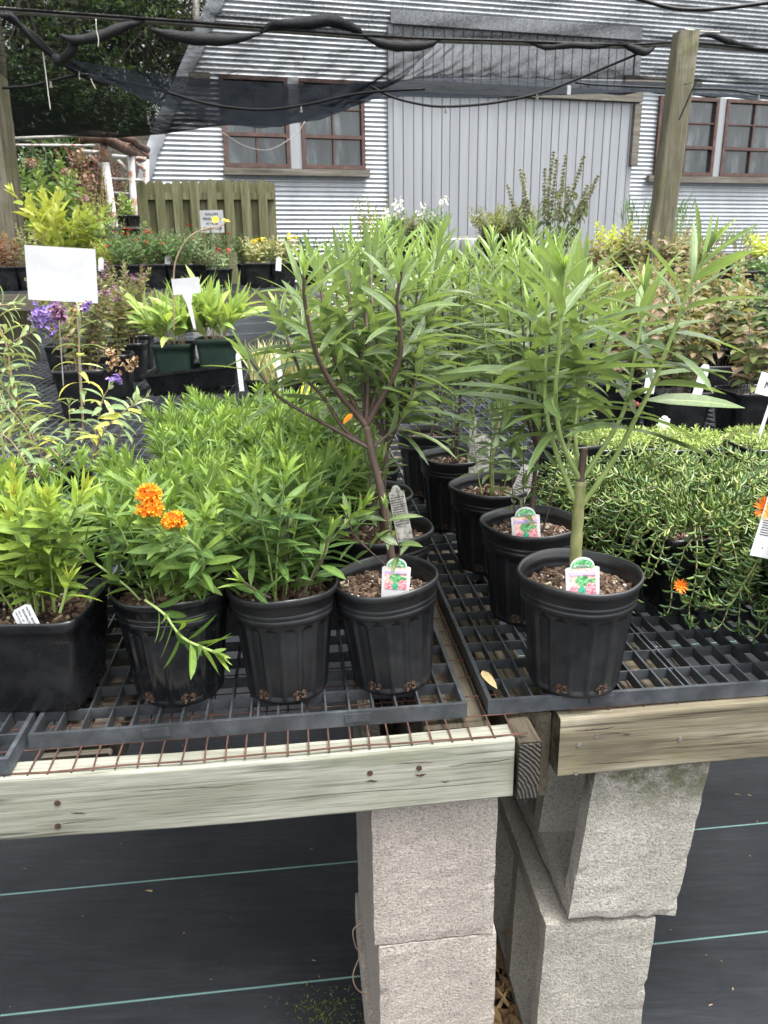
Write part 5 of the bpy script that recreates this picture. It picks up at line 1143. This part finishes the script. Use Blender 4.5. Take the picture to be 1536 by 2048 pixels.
# tall whorled spikes
r = potted('potted_phlomis', (at(1090, 500, 6.2)[0], 6.2, float(at(1090, 540, 6.2)[2])), 'tall plant with whorled flower spikes and drooping grey green leaves before the sliding door', 'potted plant', None, SQ, sc=(1.3, 1.1)); lf = MB(); st = MB(); wh = MB()
base = at(1085, 540, 6.2)
for (x, y, bx) in ((1014, 368, 1045), (1040, 338, 1050), (1048, 345, 1060), (1090, 338, 1085), (1108, 302, 1088), (1114, 316, 1092), (1132, 308, 1105), (1126, 362, 1105), (1138, 368, 1120), (1168, 312, 1120), (1176, 368, 1130), (1198, 350, 1125), (1190, 368, 1135)):
    Y = 6.2+G(0, .08); A_ = at(bx+G(0, 5), 520, Y); B_ = at(x, y, Y); mid = A_*.5+B_*.5+[(A_[0]-B_[0])*.12, 0, 0]; C = smoothcurve([A_, mid, B_], 10); st.tube(C, np.linspace(.005, .0025, len(C)), 6, cap=False); d = arclen(C); L_ = d[-1]
    s = L_*.52 if y > 350 else L_*.42; i = 0
    while s < L_:
        q, T = sample(C, d, s); g = (s/L_); R_ = .032*(1.25-g*.75)
        for j in range(44):
            a, e = U(0, 6.28), G(0, .35); N1, N2 = perp(T); D = cos(a)*N1+sin(a)*N2+e*T; wh.leaf(q+D*.003, D, T, R_*U(.6, 1.1), .009, .2, .2, U(0, 1))
        s += .026*(1.35-g*.5)
    for k in range(5):
        q, T = sample(C, d, L_*(.22+.11*k+G(0, .02)));
        for a in (0, pi):
            az = U(-.5, .5)+a; lf.leaf(q, (cos(az), sin(az), -.5-.3*random.random()), (0, 0, 1), .11*U(.8, 1.2)*(1-.08*k), .05, .9, .25, U(0, .9))
st.build('stems', 'stem_green', r); wh.build('flower_whorls', 'fl_whorl', r); lf.build('foliage', 'lf_sage', r, smooth=True)
# far right bench
gT = 'plants on the far right bench'
for i, (x, Y, mt, n, h, lab) in enumerate(((1180, 5.0, 'lf_dogw', 14, .17, 'left end, bronze'), (1215, 5.3, 'lf_lime', 12, .26, 'bright green, behind the bronze one'), (1255, 4.95, 'lf_dogw', 13, .20, 'bronze, left of the right post'), (1290, 5.3, 'lf_dogw', 12, .20, 'bronze, under the right post'), (1340, 4.9, 'lf_dogw', 13, .19, 'bronze with pinkish tips, right of the post'), (1385, 5.2, 'lf_dogw', 12, .19, 'bronze, right of the post in the second row'))):
    far(x, Y, z3, 'potted_shrub', 'leafy shrub on the far right bench, '+lab, gT, SQ, (1.0, 1.0), mt, n, h, .6, L=.055, Wd=.026, gap=.02, mode='opp', droop=.9, r0=.07, tint=(.3, 1))
for i, (x, Y, lab) in enumerate(((1270, 6.2, 'left of the right post'), (1345, 6.2, 'right of the right post'), (1320, 6.4, 'behind the right post'))):
    far(x, Y, z3, 'potted_rush', 'upright thin green rushes, '+lab, gT, SQ, (1.1, 1.0), 'lf_dark', 70, .38, .35, start=.97, gap=.2, L=.12, Wd=.006, tips=2, elev=10, tip_elev=6, sr=.0022, stem='stem_green')
for i, (x, Y, mt, lab, fl) in enumerate(((1485, 4.82, 'lf_dark', 'left in the small tray, magenta', ('fl_mauve', 6, .008, .016, 3)), (1525, 4.82, 'lf_dark', 'right in the small tray, white', ('fl_white', 6, .008, .018, 3)), (1560, 4.85, 'lf_sage', 'cut by the right edge, white', ('fl_white', 5, .008, .018, 3)))):
    far(x, Y, z3, 'potted_bedding_plant', 'low flowering plant on the far right bench, '+lab, gT, SQG if i == 1 else SQS, (1.05 if i == 1 else 1.25, .95 if i == 1 else 1.2), mt, 22, .075, .8, L=.03, Wd=.014, gap=.01, flowers=fl, soilz=.118 if i == 1 else .095)
far(1525, 5.5, z3, 'potted_lime_shrub', 'lime yellow low shrub at the right edge on the far bench', gT, SQ, (1.2, 1.0), 'lf_lime', 26, .19, .9, L=.05, Wd=.024, gap=.014)
for i, (x, lab) in enumerate(((1430, 'left'), (1475, 'right'))): far(x, 5.9, z3, 'potted_grass', f'grassy plant with thin seed stalks on the far right bench, {lab} of two', gT, SQ, (1.0, 1.0), 'lf_sage', 40, .20, .4, start=.8, L=.14, Wd=.006, gap=.05, elev=12, tip_elev=8)
# loose mass in the middle distance behind the milkweeds
for i, (x, Y, mt, h, lab) in enumerate(((650, 4.3, 'lf_straw', .2, 'left of the milkweed tops'), (1160, 4.3, 'lf_dogw', .3, 'between the milkweed tops'), (1240, 4.1, 'lf_dogw', .34, 'behind the right milkweed'), (1450, 3.7, 'lf_dogw', .32, 'near the right edge'), (1330, 3.9, 'lf_dogw', .34, 'in the middle of the bronze mass'), (1520, 3.3, 'lf_dark', .34, 'dark green, at the right edge'))):
    d = ray(x, 600); small_bush('potted_shrub', (d[0]*Y/d[1], Y, ZT_), 'leafy plant on the back of the right bench, '+lab if x > 700 else 'straw green plant on the back of the left bench, '+lab, 'potted plant', 'plants at the back of the near benches', SQ, (1.2, 1.3), mt, 15, h, .7, L=.06, Wd=.026, gap=.02, mode='opp', droop=.9, r0=.08, tint=(.1, 1), soilz=.14)

# ------------------------------------------------------------------ things behind on the left
def bigshrub(name, label, cat, c, rad, n, lm, L, Wd, stem='stem_tan', flowers=None, hgt=1.0):
    g0 = gh(c[0], c[1]); r = thing(name, (c[0], c[1], g0), label, cat); lf = MB(); st = MB(); ends = []
    for i in range(n):
        a = U(0, 6.28); q = U(.15, 1); P = np.array([c[0]+rad*q*cos(a), c[1]+rad*q*sin(a)*.7, c[2]+hgt*U(-.5, .5)*(1.1-q*.6)]); b0 = np.array([c[0]+G(0, .06), c[1]+G(0, .06), g0])
        mid = b0*.45+P*.55+[0, 0, .12]; mid[:2] = b0[:2]*.6+P[:2]*.4; C = smoothcurve([b0, mid, P], 8); st.tube(C, np.linspace(.010, .003, len(C)), 5, cap=False); ends.append(P)
        leafy(lf, C, start=.45, gap=.045, L=L, Wd=Wd, elev=65, tip_elev=35, droop=.8, mode='opp', tint=(.1, .9), tiptint=.8, tips=5)
    st.build('branches', stem, r); lf.build('foliage', lm, r, smooth=True)
    if flowers:
        for (x, y, s_) in flowers:
            b = MB(); cc = at(x, y, c[1]-.1)
            for i in range(90):
                d = np.array([G(0, 1), G(0, 1), G(0, 1)]); d /= np.linalg.norm(d); petals(b, cc+d*s_*abs(G(0, .55))*[1, 1, .85], d, 4, .020, .018, 70, (0, 1))
            b.build('flower_head', 'fl_hyd', r)
    return r
M['lf_hyd'] = leafmat('hydrangea_leaf', [(0, (.08, .15, .04)), (.5, (.18, .29, .08)), (1, (.36, .46, .13))], (.2, .3, .14), .3, .5)
c = at(105, 410, 7.6); bigshrub('hydrangea_bush', 'big hydrangea bush with fading pink brown flower heads right of the left post', 'bush', c, .62, 46, 'lf_hyd', .12, .06, flowers=((62, 328, .055), (160, 312, .08), (135, 345, .06), (172, 358, .065), (180, 375, .05), (168, 400, .06), (60, 415, .06), (45, 440, .06)), hgt=.8)
c = at(190, 400, 8.2); bigshrub('green_bush', 'fine leaved olive bush between hydrangea and white post', 'bush', c, .38, 34, 'lf_fern', .06, .02, hgt=.7)
c = at(180, 340, 9.8); bigshrub('maroon_bush', 'dark maroon leaved shrub behind the white rusty post', 'bush', c, .45, 40, 'lf_maroon', .08, .04, hgt=.9)
c = at(255, 425, 8.6); bigshrub('green_bush', 'bright leafy plant between the white post and the fence', 'bush', c, .22, 24, 'lf_hyd', .10, .05, hgt=.4)
def pipe(name, label, cat, pts, Y, r_, mat, group=None, k=10, sm=True):
    P = [at(x, y, Y if np.ndim(Y) == 0 else Y[i]) for i, (x, y) in enumerate(pts)]; b = MB(); b.tube(smoothcurve(P, 5) if sm and len(P) > 2 else P, r_, k); o = b.build(name, mat, None, smooth=True); return tag(o, label, cat, group)
def rackpost(px0, py0, px1, py1, Y, r_, label, gg='rusty white pipe posts'):
    A_, B_ = at(px0, py0, Y), at(px1, py1, Y); t = thing('pipe_post', (B_[0], B_[1], B_[2]), label, 'post', gg)
    z0 = gh(B_[0], B_[1]); b = MB(); d = (A_-B_); b.tube([B_+d*(z0-B_[2])/d[2], A_-d*.22], r_, 12); b.build('post_body', 'whitepaint', t, smooth=True)
    b = MB(); b.tube([A_-d*.22, A_], r_*1.05, 12); b.tube([A_, A_+[0, 0, .02]], r_*1.35, 12); b.build('rusty_top', 'rustpost', t, smooth=True); return t
rackpost(205, 285, 230, 462, 8.4, .038, 'white painted post with rusty top, nearest and tallest of the pipe rack')
rackpost(261, 292, 266, 380, 8.9, .036, 'rusty post of the pipe rack, between the white post and the building')
rackpost(292, 300, 292, 380, 9.3, .034, 'rusty post of the pipe rack, partly behind the roof edge of the building')
pipe('rusty_pipe', 'thick rusty pipe with an open end on top of the rack', 'pipe', ((163, 275), (215, 276), (222, 283), (285, 315)), (8.2, 8.35, 8.4, 9.2), .050, 'rustpipe', 'rusty pipes on the rack', 14)
b = MB(); q = at(166, 275, 8.22); b.tube([q+[-.028, -.01, 0], q+[.01, 0, 0]], .062, 16); tag(b.build('pipe_flange', 'rustpipe'), 'flared rusty collar around the open end of the thick pipe', 'pipe collar')
pipe('rusty_pipe', 'thinner rusty pipe with a bend, just above the thick one', 'pipe', ((170, 268), (212, 270), (262, 279), (275, 290), (295, 300)), (8.5, 8.6, 8.8, 9.0, 9.2), .035, 'rustpipe', 'rusty pipes on the rack', 12)
pipe('cross_pipe', 'white rusty crosspiece left of the nearest pipe post', 'pipe', ((165, 303), (207, 306)), 8.45, .02, 'whitepaint', 'white crosspieces of the pipe rack')
pipe('cross_pipe', 'diagonal white brace meeting the nearest pipe post', 'pipe', ((180, 310), (210, 342)), 8.45, .02, 'whitepaint', 'white crosspieces of the pipe rack')
pipe('cross_pipe', 'white rusty crosspiece between the second post and the building', 'pipe', ((225, 312), (292, 318)), 8.95, .02, 'whitepaint', 'white crosspieces of the pipe rack')
pipe('cross_pipe', 'diagonal white brace left of the second pipe post', 'pipe', ((237, 320), (263, 350)), 8.95, .018, 'whitepaint', 'white crosspieces of the pipe rack')
pipe('cross_pipe', 'diagonal white brace right of the second pipe post', 'pipe', ((268, 320), (290, 342)), 8.95, .018, 'whitepaint', 'white crosspieces of the pipe rack')
pipe('long_rail', 'long pale rail running left from the pipe rack, upper', 'rail', ((-60, 282), (212, 268)), 8.3, .016, 'conduit', 'long pale rails')
pipe('long_rail', 'long pale rail running left from the pipe rack, lower', 'rail', ((-60, 290), (190, 291)), 8.6, .012, 'whitepaint', 'long pale rails')
pipe('grey_rail', 'grey metal rail between the pipe posts, upper', 'rail', ((222, 358), (285, 361)), 8.9, .017, 'conduit', 'grey rails')
pipe('grey_rail', 'grey metal rail between the pipe posts, lower', 'rail', ((222, 386), (265, 388)), 8.9, .017, 'conduit', 'grey rails')
q = at(262, 350, 10.2); b = MB()
for i in range(7): b.box(-.42+.12*i, -.42+.12*i+.112, 0, .02, -1.5, .45)
o = b.build('board_wall', 'bench_dark', None); o.location = q; tag(o, 'old vertical board screen behind the second pipe post', 'board fence')
pipe('white_gate_stile', 'thin white upright below the fence post', 'rail', ((268, 390), (270, 470)), 8.7, .012, 'whitepaint')
q = at(250, 455, 8.5); b = MB(); b.box(-.3, .16, -.15, .25, -.02, .0); o = b.build('shelf_board', 'sill'); o.location = q; tag(o, 'grey shelf board beside the white post carrying small black pots', 'shelf')
for i, (dx, lab) in enumerate(((-.02, 'left'), (.10, 'right'))):
    r = thing('small_pot', (q[0]+dx, q[1], q[2]), f'small black pot on the grey shelf beside the white post, {lab} of two', 'pot', 'small pots on the shelf'); use(SQS, 'pot', r, rot=(0, 0, .3)); use(SOILS, 'soil', r, (0, 0, .09), sc=(.68, .68, 1))

# ------------------------------------------------------------------ wooden posts
def post(p0, p1, w, label, top=None):
    """p0 top, p1 lower point (world); square timber standing on the ground"""
    A_, B_ = np.array(p0), np.array(p1); d = A_-B_; g0 = gh(B_[0], B_[1]); L0 = B_+d*(g0-.05-B_[2])/d[2]; r = thing('wooden_post', (L0[0], L0[1], g0), label, 'post', 'weathered posts carrying the shade cloth'); b = MB(); n_ = 40; V = []; k = 8
    for i in range(n_+1):
        c = L0+(A_-L0)*i/n_; ww = w/2*(1+.12*(1-i/n_))*(1+.02*sin(i*.9))
        for (x, y) in ((-.85, -1), (.85, -1), (1, -.85), (1, .85), (.85, 1), (-.85, 1), (-1, .85), (-1, -.85)): V.append(c+[x*ww+G(0, .0012), y*ww+G(0, .0012), 0])
    b.add(V, [(i*k+j, i*k+(j+1) % k, (i+1)*k+(j+1) % k, (i+1)*k+j) for i in range(n_) for j in range(k)]+[tuple(range(n_*k, n_*k+k))]); b.build('timber', 'post', r); return r
PR = post(at(1372, 66, 5.05), at(1318, 485, 5.05), .122, 'weathered square timber post standing before the right windows')
post(at(-42, 10, 5.95), at(10, 460, 5.95), .20, 'weathered timber post at the left edge of the photo')
wires = (((1368, 165), (1382, 160), (1362, 235)),)
b = MB(); b.tube([at(1368, 168, 4.93), at(1392, 163, 4.93), at(1358, 240, 4.93)], .005, 6); tag(b.build('bent_wire', 'tube'), 'bent black wire hook on the right timber post', 'wire')

# ------------------------------------------------------------------ shade cloth, conduit and irrigation tube
YP = lambda x: 5.1+(x/1536.)*.95
PIPE = [(-120, 12), (0, 20), (250, 38), (500, 56), (768, 76), (1000, 84), (1240, 92), (1372, 88), (1536, 102), (1700, 112)]
PP = [at(x, y, YP(x)) for x, y in PIPE]
def pipeY(x): return float(np.interp(x, [q_[0] for q_ in PIPE], [q_[1] for q_ in PIPE]))
b = MB(); b.tube(smoothcurve(PP, 6), .017, 10); tag(b.build('conduit_pipe', 'conduit', smooth=True), 'long grey conduit pipe carrying the shade cloth across the whole view', 'pipe')
b = MB(); b.tube(smoothcurve([at(x, y-3, YP(x)-.04) for x, y in PIPE], 6), .008, 8); tag(b.build('cable', 'tube', smooth=True), 'thin black cable along the conduit pipe', 'cable')
def sheet(name, label, top, bot, mat, sag=0, nu=260, nv=30, wr=.012, seed=0, drop=0, freq=1.0):
    """cloth between two pixel polylines (x, y, Y)"""
    rs = np.random.RandomState(seed); tx = np.array(top, float); bx = np.array(bot, float); V = []
    ph = rs.uniform(0, 6.28, 12); fr = rs.uniform(1.5, 9, 12)*freq; fv = rs.uniform(-2.5, 2.5, 12)
    for i in range(nu+1):
        u_ = i/nu; s = np.linspace(0, 1, len(tx)); A_ = at(*[np.interp(u_, s, tx[:, k]) for k in range(3)]); s = np.linspace(0, 1, len(bx)); B_ = at(*[np.interp(u_, s, bx[:, k]) for k in range(3)])
        for j in range(nv+1):
            v_ = j/nv; p = A_*(1-v_)+B_*v_; w = sum(sin(2*pi*(fr[k]*u_*2+fv[k]*v_)+ph[k]) for k in range(12))/4
            e_ = min(1, 5*v_+.1)*min(1, 4*(1-v_)+.12); p = p+[0, wr*w*e_*.8, -sag*4*v_*(1-v_)+wr*w*e_]; V.append(p)
    V = np.array(V); m_ = nv+1; b = MB(); b.add(V, [(i*m_+j, (i+1)*m_+j, (i+1)*m_+j+1, i*m_+j+1) for i in range(nu) for j in range(nv)]); o = b.build(name, mat, None, smooth=True); return tag(o, label, 'shade cloth', 'sheets of black shade cloth')
line_ = lambda xs, off=0: [(x, pipeY(x)+off, YP(x)) for x in xs]
xs1 = [-150, 0, 150, 300, 420]
sheet('shade_cloth', 'wide sagging shade cloth between conduit and left windows, trees showing through', line_([-150, 0, 130, 260, 400, 520, 640, 768, 880]), [(-260, 272, 8.0), (-60, 273, 8.0), (120, 271, 8.0), (230, 276, 7.6), (330, 268, 7.2), (450, 250, 6.8), (560, 254, 6.5), (620, 238, 6.4), (690, 205, 6.4)], 'net', .08, seed=1, wr=.014, freq=.7)
sheet('shade_cloth', 'swag of shade cloth from the gathered knot across the left windows', [(128, 118, 5.3), (330, 150, 5.6), (500, 165, 5.9), (650, 170, 6.2), (768, 165, 6.4)], [(128, 122, 5.3), (300, 205, 5.5), (430, 246, 5.7), (520, 257, 5.8), (640, 240, 6.0), (768, 190, 6.4)], 'net_dense', .03, seed=2, wr=.012)
sheet('shade_cloth', 'dark band of shade cloth hanging before the grey door and right windows', [(700, 165, 6.4), (900, 155, 6.5), (1100, 158, 6.7), (1300, 163, 6.9), (1560, 172, 7.1), (1700, 175, 7.2)], [(690, 205, 6.2), (800, 193, 6.3), (930, 197, 6.4), (1090, 190, 6.6), (1280, 184, 6.8), (1420, 192, 6.9), (1560, 202, 7.0), (1720, 210, 7.1)], 'net_dense', .03, seed=3, wr=.012)
sheet('shade_cloth', 'thin wrinkled shade cloth over the top of the building behind the conduit', line_([882, 920, 960, 1050, 1150, 1350, 1560, 1720], 2), [(692, 200, 6.4), (800, 160, 6.4), (900, 155, 6.45), (1000, 156, 6.5), (1100, 158, 6.6), (1300, 160, 6.8), (1560, 172, 7.0), (1720, 172, 7.1)], 'net_light', .05, seed=4, wr=.010, freq=.8)
sheet('shade_cloth', 'thin shade cloth overhead along the top edge of the photo', line_([-150, 100, 300, 520, 768, 1000, 1240, 1372, 1560, 1720], -2), [(-150, -60, 4.2), (100, -60, 4.3), (300, -60, 4.4), (520, -60, 4.5), (768, -60, 4.6), (1000, -60, 4.7), (1240, -60, 4.8), (1372, -60, 4.9), (1560, -60, 5.0), (1720, -60, 5.1)], 'net_light', .04, seed=5, wr=.010, freq=.8)
def roll(pts, label, r0, Yo=-.03):
    b = MB(); P = smoothcurve([at(x, y, YP(x)+Yo) for x, y in pts], 10); n_ = len(P); t = np.linspace(0, 1, n_); r_ = .75*r0*(.2+np.abs(np.sin(pi*t))**.8)*(1+.06*np.sin(t*31)); b.tube(P, r_, 12); o = b.build('bunched_cloth', 'net_roll', smooth=True); tag(o, label, 'shade cloth', 'rolls of bunched shade cloth on the conduit')
roll([(118, 70), (150, 80), (200, 72), (250, 52), (290, 42)], 'short bunched roll of black cloth near the gathered knot', .034)
roll([(300, 58), (340, 70), (400, 78), (460, 79), (520, 68)], 'long drooping roll of black cloth left of the left window', .04)
roll([(520, 66), (545, 52), (600, 48), (660, 42), (710, 58), (725, 70)], 'bulging roll of black cloth above the left windows', .04)
roll([(725, 70), (760, 86), (800, 92), (850, 90), (880, 80)], 'drooping roll of black cloth left of the door top', .036)
roll([(1050, 80), (1090, 94), (1140, 90), (1200, 92), (1240, 84)], 'roll of black cloth above the middle of the door', .024)
roll([(1240, 84), (1265, 96), (1290, 104), (1312, 92)], 'small roll of black cloth just left of the right post', .03)
roll([(1390, 74), (1420, 70), (1460, 84), (1510, 98), (1560, 104)], 'roll of black cloth right of the right post', .022)
b = MB()
for dx in (-.03, 0, .03): b.tube(smoothcurve([at(10+dx*300, 28, 5.0), at(70, 78+dx*200, 5.15), at(120, 122, 5.3), at(170, 150+dx*100, 5.45), at(215, 168, 5.6)], 6), .016, 8)
b.tube(smoothcurve([at(150, 80, 5.2), at(140, 105, 5.2), at(118, 124, 5.25), at(112, 116, 5.2)], 6), .028, 8)
tag(b.build('gathered_cloth', 'net_roll', smooth=True), 'twisted knot of gathered black cloth at the upper left', 'shade cloth')
def tube_(pts, Y, label, r_=.0085): 
    r = pipe('irrigation_tube', label, 'irrigation tube', pts, Y, r_, 'tube', 'black irrigation tubes with small sprinklers', 8); return r
tube_([(5, 176), (60, 172), (110, 160), (150, 151), (178, 150)], 5.4, 'irrigation tube rising from the left post to the cloth knot')
tube_([(178, 150), (300, 175), (400, 204), (470, 216), (540, 219), (620, 208), (700, 190), (768, 182), (850, 178)], 5.6, 'long sagging irrigation tube across the left windows')
tube_([(740, 172), (790, 196), (850, 210), (890, 213), (950, 210), (1010, 202), (1080, 186), (1150, 160), (1275, 108)], 5.9, 'irrigation tube sagging across the grey door')
tube_([(1150, 165), (1200, 170), (1340, 176), (1460, 180), (1520, 190), (1600, 200)], 6.2, 'irrigation tube running right behind the right post', .007)
tube_([(1230, -18), (1290, 2), (1350, 17), (1410, 19), (1470, 14), (1560, 2)], 4.2, 'thick irrigation tube curving through the top right corner', .009)
def spr(px, py, Y, lab):
    q = at(px, py, Y); b = MB(); b.tube([q, q-[0, 0, .022]], .006, 8); b.tube([q-[0, 0, .024], q-[0, 0, .034]], .010, 8); tag(b.build('sprinkler', 'conduit'), 'small sprinkler nozzle '+lab, 'sprinkler', 'sprinkler nozzles')
for a in ((101, 163, 5.38, 'below the left end of the tube by the left post'), (602, 213, 5.58, 'on the tube before the right one of the left windows'), (892, 215, 5.88, 'on the tube before the left part of the grey door'), (1074, 188, 5.88, 'on the tube before the middle of the grey door'), (1518, 190, 6.18, 'on the tube right of the right post')): spr(*a)
def string(pts, Y, lab): pipe('string', lab, 'string', pts, Y, .003, 'string', 'pale strings hanging from the cloth', 5)
string([(84, 92), (92, 150), (97, 190), (101, 220)], 5.2, 'long pale string hanging at the upper left'); string([(192, 38), (193, 60), (197, 78), (196, 94)], 5.1, 'short pale string on the conduit near the left'); string([(160, 138), (158, 150), (160, 160)], 5.35, 'tiny pale string by the cloth knot')
string([(182, 158), (186, 168), (192, 178)], 5.35, 'pale scrap of string right of the cloth knot'); string([(440, 262), (490, 292), (540, 299), (590, 270), (610, 243)], 5.9, 'thin pale wire drooping across the left windows')
string([(1370, 58), (1400, 62), (1440, 64)], 5.0, 'pale rope tied on top of the right post')
b = MB(); q = at(1138, 180, 6.3); b.box(q[0]-.012, q[0]+.014, q[1], q[1]+.001, q[2]-.03, q[2]+.03); tag(b.build('white_clip', 'whitetag'), 'small white clip on the edge of the cloth before the door', 'clip')

# ------------------------------------------------------------------ trees behind on the left
def tree(px, py, Y, rad, label, nl=9000, sz=.11, hole=.35, mt='lf_tree', low=1.0, seed=1):
    rs = np.random.RandomState(seed); c = at(px, py, Y); g0 = gh(c[0], c[1]); r = thing('evergreen_tree', (c[0], c[1], g0), label, 'tree', 'trees behind the building'); tr = MB(); cr = MB()
    top = c+[0, 0, rad*.8]; C = smoothcurve([np.array([c[0], c[1], g0]), np.array([c[0]+.15, c[1], c[2]-rad*.5]), c, top], 8); tr.tube(C, np.linspace(.20, .03, len(C)), 10); cl = []
    for i in range(90):
        d = rs.normal(0, 1, 3); d /= np.linalg.norm(d); q = c+d*rad*rs.uniform(.25, 1)**.6*np.array([1, .8, 1.15 if d[2] > 0 else low]); cl.append(q)
        s_ = C[int(rs.uniform(.3, .95)*(len(C)-1))]; m_ = s_*.5+q*.5+[0, 0, -.15]; tr.tube(smoothcurve([s_, m_, q], 5), np.linspace(.045, .008, 11), 5, cap=False)
        for _ in range(3): e = q+rs.normal(0, .35, 3); tr.tube([q, (q+e)/2+rs.normal(0, .05, 3), e], [.012, .008, .004], 4, cap=False)
    per = nl//len(cl)
    for q in cl:
        s_ = rs.uniform(.22, .6)*(rad/2.2)**.5; tn = rs.uniform(0, 1); k = int(per*rs.uniform(.4, 1.6))
        P = q+rs.normal(0, 1, (k, 3))*s_*[1, 1, .55]; D = rs.normal(0, 1, (k, 3)); N = rs.normal(0, .7, (k, 3))+[0, 0, 1]
        for a in range(k): cr.leaf(P[a], D[a], N[a], sz*rs.uniform(.6, 1.4), sz*.42, .4, .2, min(1, max(0, tn*.6+rs.normal(.2, .15))))
    cr.flush(2, (.5, .5)); tr.build('trunk', 'bark', r, smooth=True); cr.build('crown', mt, r)
tree(60, 90, 17, 2.6, 'dark evergreen tree at the far upper left behind the cloth', 15000, seed=1)
tree(250, 60, 19, 2.3, 'dark tree with sky gaps just left of the building roof', 5000, seed=2)
tree(180, 330, 15, 1.5, 'low dark tree behind the pipe rack', 10000, seed=3)
tree(-10, 320, 14, 1.5, 'low dark tree behind the left post', 9000, seed=4)
tree(330, 10, 20, 2.2, 'thin crowned tree rising above the building roof edge', 6500, seed=6)
tree(-260, 150, 17, 3.2, 'broad dark tree beyond the left edge', 8000, .13, seed=7)
tree(100, -160, 19, 3.0, 'tall dark tree whose crown leaves the top of the photo', 11000, .12, seed=8)
pipe('utility_pole', 'slim pale pole rising beside the building roof', 'pole', ((392, -40), (392, 60), (392, 400)), 16.0, .06, 'conduit', sm=False)
